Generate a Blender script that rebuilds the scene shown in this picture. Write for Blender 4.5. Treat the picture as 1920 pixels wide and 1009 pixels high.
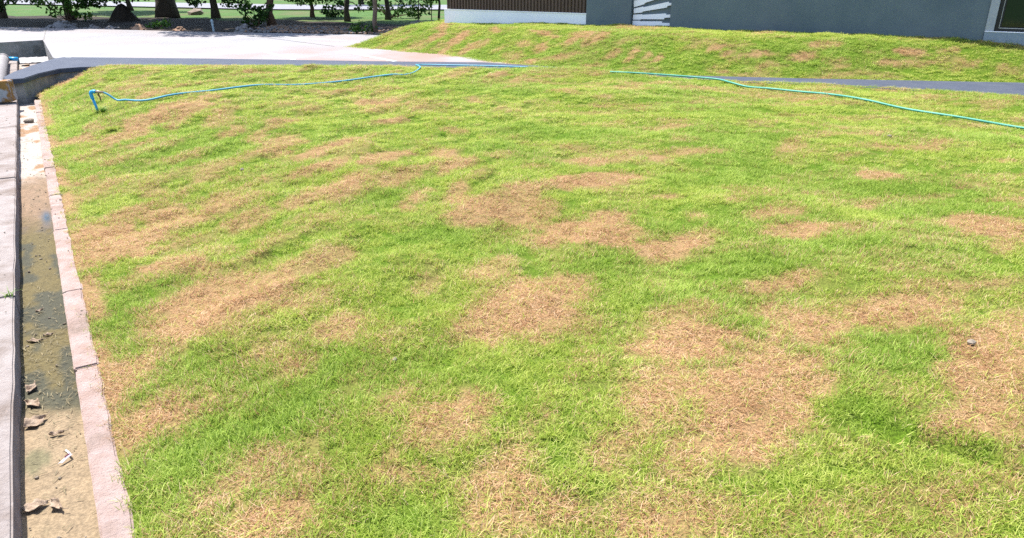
import bpy, bmesh, math, random
import numpy as np
from mathutils import Vector, Matrix

for o in list(bpy.data.objects): bpy.data.objects.remove(o)
sc = bpy.context.scene
C = sc.collection
R = math.radians
random.seed(7); rng = np.random.default_rng(7)

# ---------------------------------------------------------------- camera, sky, sun, exposure
cam = bpy.data.cameras.new('camera'); camo = bpy.data.objects.new('camera', cam); C.objects.link(camo)
camo.location = (0, 0, 1.75); camo.rotation_euler = (R(68), 0, 0)
cam.sensor_width = 36; cam.lens = 1372/1920*36; cam.clip_start = .05; cam.clip_end = 2000
sc.camera = camo
SUN_EL, SUN_AZ = 66., -50.           # azimuth measured from +y towards +x
wd = bpy.data.worlds.new('World'); sc.world = wd; wd.use_nodes = True
nt = wd.node_tree; bg = nt.nodes['Background']
sky = nt.nodes.new('ShaderNodeTexSky'); sky.sky_type = 'NISHITA'; sky.sun_disc = False
sky.sun_elevation = R(SUN_EL); sky.sun_rotation = R(SUN_AZ); sky.air_density = 1.0; sky.dust_density = 1.5
nt.links.new(sky.outputs[0], bg.inputs[0]); bg.inputs[1].default_value = .15
sl = bpy.data.lights.new('sun', 'SUN'); sl.energy = 4.6; sl.angle = R(.5); sl.color = (1, .965, .91)
so = bpy.data.objects.new('sun', sl); C.objects.link(so); so.location = (0, 0, 30)
sdir = Vector((math.cos(R(SUN_EL))*math.sin(R(SUN_AZ)), math.cos(R(SUN_EL))*math.cos(R(SUN_AZ)), math.sin(R(SUN_EL))))
so.rotation_euler = sdir.to_track_quat('Z', 'Y').to_euler()
vs = sc.view_settings; vs.view_transform = 'Standard'; vs.look = 'None'; vs.exposure = 1.26; vs.gamma = 1; vs.use_curve_mapping = False
sc.cycles.max_bounces = 5; sc.cycles.diffuse_bounces = 3; sc.cycles.glossy_bounces = 2; sc.cycles.transmission_bounces = 3; sc.cycles.transparent_max_bounces = 4
sc.cycles.use_denoising = False; sc.cycles.use_adaptive_sampling = True; sc.cycles.adaptive_threshold = .012
sc.render.resolution_x = 1024; sc.render.resolution_y = 538

# ---------------------------------------------------------------- helpers
def obj(name, verts, faces, mat, parent=None, smooth=False):
    me = bpy.data.meshes.new(name); me.from_pydata([tuple(v) for v in verts], [], [tuple(f) for f in faces])
    me.materials.append(mat)
    if smooth: me.polygons.foreach_set('use_smooth', [True]*len(me.polygons))
    me.update()
    o = bpy.data.objects.new(name, me); C.objects.link(o); o.parent = parent
    return o
def tag(o, label=None, cat=None, group=None, kind=None):
    if label: o['label'] = label
    if cat: o['category'] = cat
    if group: o['group'] = group
    if kind: o['kind'] = kind
    return o
def empty(name, loc=(0, 0, 0)):
    e = bpy.data.objects.new(name, None); C.objects.link(e); e.location = loc; e.empty_display_size = .1
    return e
def bm_obj(name, bm, mat, parent=None, smooth=False, loc=None):
    me = bpy.data.meshes.new(name); bm.to_mesh(me); bm.free(); me.materials.append(mat)
    if smooth: me.polygons.foreach_set('use_smooth', [True]*len(me.polygons))
    o = bpy.data.objects.new(name, me); C.objects.link(o); o.parent = parent
    if loc: o.location = loc
    return o
def fix(bm):
    bmesh.ops.recalc_face_normals(bm, faces=bm.faces); return bm
def bm_prism(pts, z0, z1, bev=0.):
    """upright prism over a plan outline; z0/z1 numbers or functions of (x, y)"""
    bm = bmesh.new()
    f0 = z0 if callable(z0) else (lambda x, y: z0)
    f1 = z1 if callable(z1) else (lambda x, y: z1)
    a = [bm.verts.new((x, y, f0(x, y))) for x, y in pts]; b = [bm.verts.new((x, y, f1(x, y))) for x, y in pts]
    bm.faces.new(a); top = bm.faces.new(b)
    n = len(pts)
    for i in range(n): bm.faces.new((a[i], a[(i+1) % n], b[(i+1) % n], b[i]))
    fix(bm)
    if bev: bmesh.ops.bevel(bm, geom=[e for e in top.edges], offset=bev, segments=2, affect='EDGES')
    return bm
def tube(pts, rad, nseg=8, cap=True):
    """verts, faces of a tube along pts; rad number or list"""
    P = [Vector(p) for p in pts]; V = []; Fc = []; n = len(P)
    up = Vector((0, 0, 1)); last = None
    for i, p in enumerate(P):
        t = (P[min(i+1, n-1)]-P[max(i-1, 0)]).normalized()
        if last is None:
            ref = up if abs(t.z) < .9 else Vector((1, 0, 0)); a = t.cross(ref).normalized()
        else:
            a = (last-t*last.dot(t)).normalized()
        last = a; b = t.cross(a); r = rad[i] if hasattr(rad, '__len__') else rad
        for k in range(nseg):
            an = 2*math.pi*k/nseg; V.append(p+a*(r*math.cos(an))+b*(r*math.sin(an)))
    for i in range(n-1):
        for k in range(nseg):
            k2 = (k+1) % nseg
            Fc.append((i*nseg+k, i*nseg+k2, (i+1)*nseg+k2, (i+1)*nseg+k))
    if cap:
        Fc.append(tuple(range(nseg))[::-1]); Fc.append(tuple((n-1)*nseg+k for k in range(nseg)))
    return V, Fc
def spline(pts, m=6):
    P = [np.array(p, float) for p in pts]; P = [2*P[0]-P[1]]+P+[2*P[-1]-P[-2]]; out = []
    for i in range(1, len(P)-2):
        for k in range(m):
            t = k/m
            out.append(.5*((2*P[i])+(-P[i-1]+P[i+1])*t+(2*P[i-1]-5*P[i]+4*P[i+1]-P[i+2])*t*t+(-P[i-1]+3*P[i]-3*P[i+1]+P[i+2])*t**3))
    out.append(P[-2]); return out
def merge(parts):
    V = []; Fc = []
    for v, f in parts:
        o = len(V); V += list(v); Fc += [tuple(i+o for i in q) for q in f]
    return V, Fc

# ---------------------------------------------------------------- materials
def mat(name, c1, c2=None, scale=8., rough=.85, bump=.0, bscale=None, c3=None, s3=1.5, metal=0., spec=.3, detail=6., lo=.35, hi=.65, lo3=.5, hi3=.68, trans=0.):
    m = bpy.data.materials.new(name); m.use_nodes = True
    N = m.node_tree.nodes; L = m.node_tree.links; p = N['Principled BSDF']
    p.inputs['Roughness'].default_value = rough; p.inputs['Metallic'].default_value = metal
    p.inputs['Specular IOR Level'].default_value = spec
    if trans: p.inputs['Transmission Weight'].default_value = trans
    g = N.new('ShaderNodeNewGeometry')
    def noise(s, d=detail):
        n = N.new('ShaderNodeTexNoise'); n.inputs['Scale'].default_value = s; n.inputs['Detail'].default_value = d
        n.inputs['Roughness'].default_value = .62; L.new(g.outputs['Position'], n.inputs['Vector']); return n
    def ramp(src, a, b):
        r = N.new('ShaderNodeMapRange'); r.inputs[1].default_value = a; r.inputs[2].default_value = b; L.new(src, r.inputs[0]); return r.outputs[0]
    def mix(f, a, b):
        x = N.new('ShaderNodeMix'); x.data_type = 'RGBA'; L.new(f, x.inputs[0])
        for sock, val in ((x.inputs[6], a), (x.inputs[7], b)):
            if isinstance(val, tuple): sock.default_value = (*val, 1)
            else: L.new(val, sock)
        return x.outputs[2]
    col = c1
    if c2:
        col = mix(ramp(noise(scale).outputs[0], lo, hi), c1, c2)
        if c3: col = mix(ramp(noise(s3, 8).outputs[0], lo3, hi3), col, c3)
        L.new(col, p.inputs['Base Color'])
    else: p.inputs['Base Color'].default_value = (*c1, 1)
    if bump:
        b = N.new('ShaderNodeBump'); b.inputs['Strength'].default_value = bump; b.inputs['Distance'].default_value = .02
        L.new(noise(bscale or scale*3).outputs[0], b.inputs['Height']); L.new(b.outputs[0], p.inputs['Normal'])
    return m
def attr_mat(name, attr='col', rough=.9, bump=.3, bscale=60., var=.25, spec=.2, rough_attr=None):
    """colour from a stored surface colour, broken up by a fine noise"""
    m = bpy.data.materials.new(name); m.use_nodes = True
    N = m.node_tree.nodes; L = m.node_tree.links; p = N['Principled BSDF']
    p.inputs['Roughness'].default_value = rough; p.inputs['Specular IOR Level'].default_value = spec
    a = N.new('ShaderNodeAttribute'); a.attribute_name = attr
    g = N.new('ShaderNodeNewGeometry')
    n = N.new('ShaderNodeTexNoise'); n.inputs['Scale'].default_value = bscale; n.inputs['Detail'].default_value = 5
    L.new(g.outputs['Position'], n.inputs['Vector'])
    r = N.new('ShaderNodeMapRange'); r.inputs[1].default_value = .25; r.inputs[2].default_value = .75
    r.inputs[3].default_value = 1-var; r.inputs[4].default_value = 1+var; L.new(n.outputs[0], r.inputs[0])
    x = N.new('ShaderNodeVectorMath'); x.operation = 'SCALE'; L.new(a.outputs['Color'], x.inputs[0]); L.new(r.outputs[0], x.inputs['Scale'])
    L.new(x.outputs[0], p.inputs['Base Color'])
    if rough_attr:
        q = N.new('ShaderNodeAttribute'); q.attribute_name = rough_attr; L.new(q.outputs['Fac'], p.inputs['Roughness'])
    b = N.new('ShaderNodeBump'); b.inputs['Strength'].default_value = bump; b.inputs['Distance'].default_value = .02
    L.new(n.outputs[0], b.inputs['Height']); L.new(b.outputs[0], p.inputs['Normal'])
    return m
def set_col(me, name, rgb):
    a = me.color_attributes.new(name, 'FLOAT_COLOR', 'POINT')
    v = np.ones((len(me.vertices), 4), np.float32); v[:, :3] = rgb; a.data.foreach_set('color', v.ravel())
def leaf_mat(name, cols, trans=.35, rough=.55):
    """leaf or blade: the per-leaf random number stored on the mesh picks a colour"""
    m = bpy.data.materials.new(name); m.use_nodes = True
    N = m.node_tree.nodes; L = m.node_tree.links; p = N['Principled BSDF']; out = N['Material Output']
    a = N.new('ShaderNodeAttribute'); a.attribute_name = 'rnd'
    r = N.new('ShaderNodeValToRGB'); L.new(a.outputs['Fac'], r.inputs[0])
    e = r.color_ramp.elements
    for i, c in enumerate(cols):
        q = e[i] if i < 2 else e.new(1.)
        q.position = i/(len(cols)-1); q.color = (*c, 1)
    p.inputs['Roughness'].default_value = rough; p.inputs['Specular IOR Level'].default_value = .3
    L.new(r.outputs[0], p.inputs['Base Color'])
    t = N.new('ShaderNodeBsdfTranslucent'); L.new(r.outputs[0], t.inputs[0])
    mx = N.new('ShaderNodeMixShader'); mx.inputs[0].default_value = trans
    L.new(p.outputs[0], mx.inputs[1]); L.new(t.outputs[0], mx.inputs[2]); L.new(mx.outputs[0], out.inputs[0])
    return m
M = {}
M['concrete_pale'] = mat('pale_concrete', (.25, .248, .26), (.212, .206, .216), .7, .9, .15, 40, c3=(.24, .205, .195), s3=.25, lo3=.46, hi3=.66)
M['concrete_grey'] = mat('grey_concrete', (.19, .18, .165), (.28, .265, .25), 5, .95, .5, 30, c3=(.10, .095, .085), s3=2.2)
M['concrete_slab'] = mat('drain_slab_concrete', (.27, .235, .22), (.215, .18, .165), 7, .95, .8, 55, c3=(.15, .115, .095), s3=2.4)
M['kerb'] = mat('pinkish_kerb_concrete', (.335, .255, .23), (.265, .185, .155), 11, .95, .9, 60, c3=(.175, .125, .095), s3=2.6, lo3=.50, hi3=.70)
M['joint'] = mat('joint', (.16, .15, .14), (.2, .19, .18), 20)
M['walk'] = mat('blue_grey_paint', (.042, .052, .078), (.056, .066, .092), 2.5, .8, .35, 90, c3=(.10, .105, .12), s3=9, lo3=.6, hi3=.8)
M['white_line'] = mat('white_line_paint', (.50, .51, .48), (.42, .42, .40), 6, .8, .1, 40)
M['road'] = mat('road_asphalt', (.17, .17, .19), (.2, .2, .22), 3, .9, .2, 40)
M['ground'] = mat('ground', (.032, .085, .009), (.052, .11, .013), 1.3, .95, .8, 6, c3=(.085, .085, .03), s3=.35)
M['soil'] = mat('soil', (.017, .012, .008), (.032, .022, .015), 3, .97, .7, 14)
M['white_wall'] = mat('white_painted_wall', (.82, .82, .86), (.78, .78, .83), 1.2, .75, .08, 50)
M['grey_wall'] = mat('dark_grey_painted_wall', (.098, .128, .148), (.122, .152, .168), 1.6, .75, .3, 25, c3=(.075, .105, .125), s3=.45)
M['cladding'] = mat('brown_corrugated_cladding', (.085, .052, .038), (.10, .064, .047), 2, .55, .05, 40)
M['sill'] = mat('pale_grey_surround', (.30, .315, .335), (.34, .355, .37), 12, .85, .3, 120)
M['plinth'] = mat('blue_grey_plinth', (.19, .235, .285), (.24, .28, .32), 22, .85, .4, 120)
M['black_frame'] = mat('black_window_frame', (.012, .012, .013), (.018, .018, .019), 10, .4)
M['bead'] = mat('window_bead', (.42, .40, .36), (.5, .48, .44), 15, .6)
M['roof'] = mat('roof_sheet', (.12, .12, .13), (.16, .16, .17), 3, .6)
M['pvc_blue'] = mat('blue_pvc', (.012, .27, .56), (.02, .33, .62), 12, .38, spec=.5)
M['brass'] = mat('worn_brass', (.42, .33, .25), (.30, .21, .15), 40, .45, metal=.6)
M['rust'] = mat('rusty_lever', (.06, .035, .02), (.11, .06, .03), 60, .8)
M['hose_blue'] = mat('blue_hose', (.055, .25, .37), (.10, .32, .42), 6, .5, spec=.35)
M['hose_green'] = mat('green_hose', (.04, .24, .175), (.08, .31, .23), 6, .5, spec=.35)
M['pipe_grey'] = mat('grey_pipe', (.24, .225, .225), (.18, .165, .165), 6, .7, .2, 30)
M['wood'] = mat('weathered_wood_block', (.20, .095, .025), (.27, .15, .05), 5, .85, .4, 40, c3=(.30, .29, .32), s3=5.5, lo3=.46, hi3=.56)
M['white_rag'] = mat('torn_white_sheet', (.36, .345, .345), (.28, .265, .26), 8, .8, .3, 20)
M['stone'] = mat('stone', (.22, .185, .145), (.16, .13, .10), 14, .95, .5, 50)
M['rubble'] = mat('rubble', (.22, .21, .21), (.15, .14, .135), 7, .95, .6, 30, c3=(.2, .12, .08), s3=1.1)
M['rubble_brown'] = mat('brown_rubble', (.22, .13, .08), (.30, .2, .14), 7, .95, .6, 30)
M['bark_dark'] = mat('dark_bark', (.045, .034, .026), (.075, .056, .042), 9, .95, .9, 18)
M['bark_brown'] = mat('brown_bark', (.13, .075, .05), (.085, .05, .034), 9, .95, .9, 18)
M['bark_grey'] = mat('grey_brown_bark', (.16, .115, .09), (.11, .08, .062), 9, .95, .9, 18)
M['post'] = mat('pale_blue_post', (.36, .45, .5), (.3, .37, .42), 12, .6)
M['dry_leaf'] = mat('dry_leaf', (.33, .255, .19), (.23, .16, .11), 30, .8, .5, 70)
M['wrapper'] = mat('white_plastic', (.62, .60, .66), (.52, .5, .58), 30, .35)
M['wrapper_pink'] = mat('pink_print', (.55, .08, .16), None, rough=.35)
def red_wash(m):
    # red soil washed off the bank onto the near right part of the lot
    N = m.node_tree.nodes; L = m.node_tree.links; p = N['Principled BSDF']; src = p.inputs['Base Color'].links[0].from_socket
    g = N.new('ShaderNodeNewGeometry'); sx = N.new('ShaderNodeSeparateXYZ'); L.new(g.outputs['Position'], sx.inputs[0])
    a = N.new('ShaderNodeMapRange'); a.inputs[1].default_value = -8.5; a.inputs[2].default_value = -2.5; L.new(sx.outputs[0], a.inputs[0])
    c = N.new('ShaderNodeMapRange'); c.inputs[1].default_value = 20.5; c.inputs[2].default_value = 18.2; L.new(sx.outputs[1], c.inputs[0])
    n = N.new('ShaderNodeTexNoise'); n.inputs['Scale'].default_value = .7; n.inputs['Detail'].default_value = 7; L.new(g.outputs['Position'], n.inputs['Vector'])
    k = N.new('ShaderNodeMapRange'); k.inputs[1].default_value = .3; k.inputs[2].default_value = .6; L.new(n.outputs[0], k.inputs[0])
    m1 = N.new('ShaderNodeMath'); m1.operation = 'MULTIPLY'; L.new(a.outputs[0], m1.inputs[0]); L.new(c.outputs[0], m1.inputs[1])
    m2 = N.new('ShaderNodeMath'); m2.operation = 'MULTIPLY'; L.new(m1.outputs[0], m2.inputs[0]); L.new(k.outputs[0], m2.inputs[1])
    x = N.new('ShaderNodeMix'); x.data_type = 'RGBA'; L.new(m2.outputs[0], x.inputs[0]); L.new(src, x.inputs[6]); x.inputs[7].default_value = (.25, .165, .14, 1)
    L.new(x.outputs[2], p.inputs['Base Color'])
red_wash(M['concrete_pale'])
def glass_mat():
    m = bpy.data.materials.new('dark_window_glass'); m.use_nodes = True; p = m.node_tree.nodes['Principled BSDF']
    p.inputs['Base Color'].default_value = (.004, .011, .009, 1); p.inputs['Roughness'].default_value = .06; p.inputs['Specular IOR Level'].default_value = .5
    return m
M['glass'] = glass_mat()
M['leaf_dark'] = leaf_mat('dark_green_leaves', [(.012, .035, .008), (.03, .075, .012), (.055, .12, .018)], .3)
M['leaf_bright'] = leaf_mat('bright_green_leaves', [(.03, .085, .012), (.07, .16, .02), (.13, .22, .03)], .4)
# ---------------------------------------------------------------- terrain functions (metres; x right, y away, z up)
DX, DY = -.534, .845            # direction of the drain
NX, NY = .845, .534             # across the drain, towards the lawn
def drain_z(s): return -.02*(s-2.5)
def sm(a, b, t):
    t = np.clip((t-a)/(b-a), 0, 1); return t*t*(3-2*t)
def hash2(ix, iy, seed):
    h = (ix.astype(np.int64)*374761393 + iy.astype(np.int64)*668265263 + seed*974711) & 0x7fffffff
    h = ((h ^ (h >> 13))*1274126177) & 0x7fffffff
    return ((h ^ (h >> 16)) & 0xffff)/65535.
def vnoise(x, y, seed=0):
    x = np.asarray(x, float); y = np.asarray(y, float)
    ix = np.floor(x); iy = np.floor(y); fx = x-ix; fy = y-iy
    fx = fx*fx*(3-2*fx); fy = fy*fy*(3-2*fy)
    a = hash2(ix, iy, seed); b = hash2(ix+1, iy, seed); c = hash2(ix, iy+1, seed); d = hash2(ix+1, iy+1, seed)
    return (a*(1-fx)+b*fx)*(1-fy)+(c*(1-fx)+d*fx)*fy
def fbm(x, y, seed=0, oct=4):
    r = 0; w = .5; f = 1.
    for k in range(oct):
        r = r + w*vnoise(x*f+17.3*k, y*f-9.1*k, seed+k); w *= .5; f *= 2.03
    return r/(1-.5**oct)
# lawn edge along the walkway, the toe of the bank, the far foot of the bank
LX = np.array([-9.3, -8.9, -8.6, -8.06, -6.0, -2.4, -.1, 1.2, 2.2, 3.1, 4.95, 6.75, 7.7, 13.])
LY = np.array([13.5, 13.75, 14.3, 14.9, 15.05, 14.9, 14.3, 14.0, 13.45, 12.95, 12.48, 11.62, 10.8, 6.9])
TX = np.array([-4.4, -3.1, -1.75, -.6, .4, 1.6, 3.15, 5.0, 8.5, 13.])
TY = np.array([19.55, 18.6, 17.6, 16.2, 15.1, 14.35, 13.42, 13.05, 12.5, 10.9])
BX = np.array([-4.4, -4.1, -3.4, -1.6, 1.5, 13.])
BY = np.array([19.55, 20.8, 22.6, 25.0, 26.5, 27.])
def lawn_h(x, y):
    x = np.asarray(x, float); y = np.asarray(y, float)
    n = x*NX+y*NY; s = x*DX+y*DY
    zd = drain_z(np.maximum(s, 1.5))-.012
    w = 1.2+1.1*sm(1, 6, s)-.95*sm(8, 14, s)
    k = sm(-.15, 1, n/w)
    z = zd*(1-k)+(.035+.02*sm(4, 12, y))*k
    z = z+.075*np.exp(-((x-1.2)/1.2)**2-((y-13.9+.35*(x-1.2))/.8)**2)
    amp = sm(.05, .7, n)*sm(-.05, .6, np.interp(x, LX, LY)-y)
    z = z+amp*(.19*(fbm(x*.8, y*.8, 3, 3)-.5)+.05*(fbm(x*2.4, y*2.6, 9, 2)-.5))
    a_ = math.radians(62); rid = fbm((x*math.cos(a_)+y*math.sin(a_))*1.5, (-x*math.sin(a_)+y*math.cos(a_))*4.6, 131, 2)
    z = z+amp*.11*(rid-.5)*(1-sm(-.2, 1.4, x))*sm(2.2, 4, y)
    # worn furrow at the right, near the camera
    fx = x-1.62; fy = y-2.42
    u = fx*.80-fy*.60; v = fx*.60+fy*.80
    z = z-.085*np.exp(-(v/.055)**2-(u/.34)**2)
    return z
def seg_dist(x, y, X, Y):
    d = np.full(np.shape(x), 1e9)
    for i in range(len(X)-1):
        ex, ey = X[i+1]-X[i], Y[i+1]-Y[i]
        t = np.clip(((x-X[i])*ex+(y-Y[i])*ey)/(ex*ex+ey*ey), 0, 1)
        d = np.minimum(d, np.hypot(x-X[i]-t*ex, y-Y[i]-t*ey))
    return d
def bank_h(x, y):
    x = np.asarray(x, float); y = np.asarray(y, float)
    d = seg_dist(x, y, TX, TY); b = seg_dist(x, y, BX, BY)
    z = -.025+.615*sm(-.06, 1, d/2.15)*(.76+.24*sm(-3, 2.5, x))
    z = np.minimum(z, -.025+.8*sm(0, 1, b/2.2))
    z = z+sm(0, .5, d)*sm(0, .5, b)*(.07*(fbm(x*1.1, y*1.1, 21, 3)-.5)+.05*(fbm(x*3, y*3, 27, 2)-.5))
    return z
def is_lawn(x, y):
    return (x*NX+y*NY > -.03+.10*(fbm(x*5, y*5, 77, 3)-.5)) & (y < np.interp(x, LX, LY)) & (x > -9.3) & (x < 13)
def is_bank(x, y):
    return (x > -4.4) & (x < 13) & (y > np.interp(x, TX, TY)) & (y < np.interp(x, BX, BY))
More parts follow.
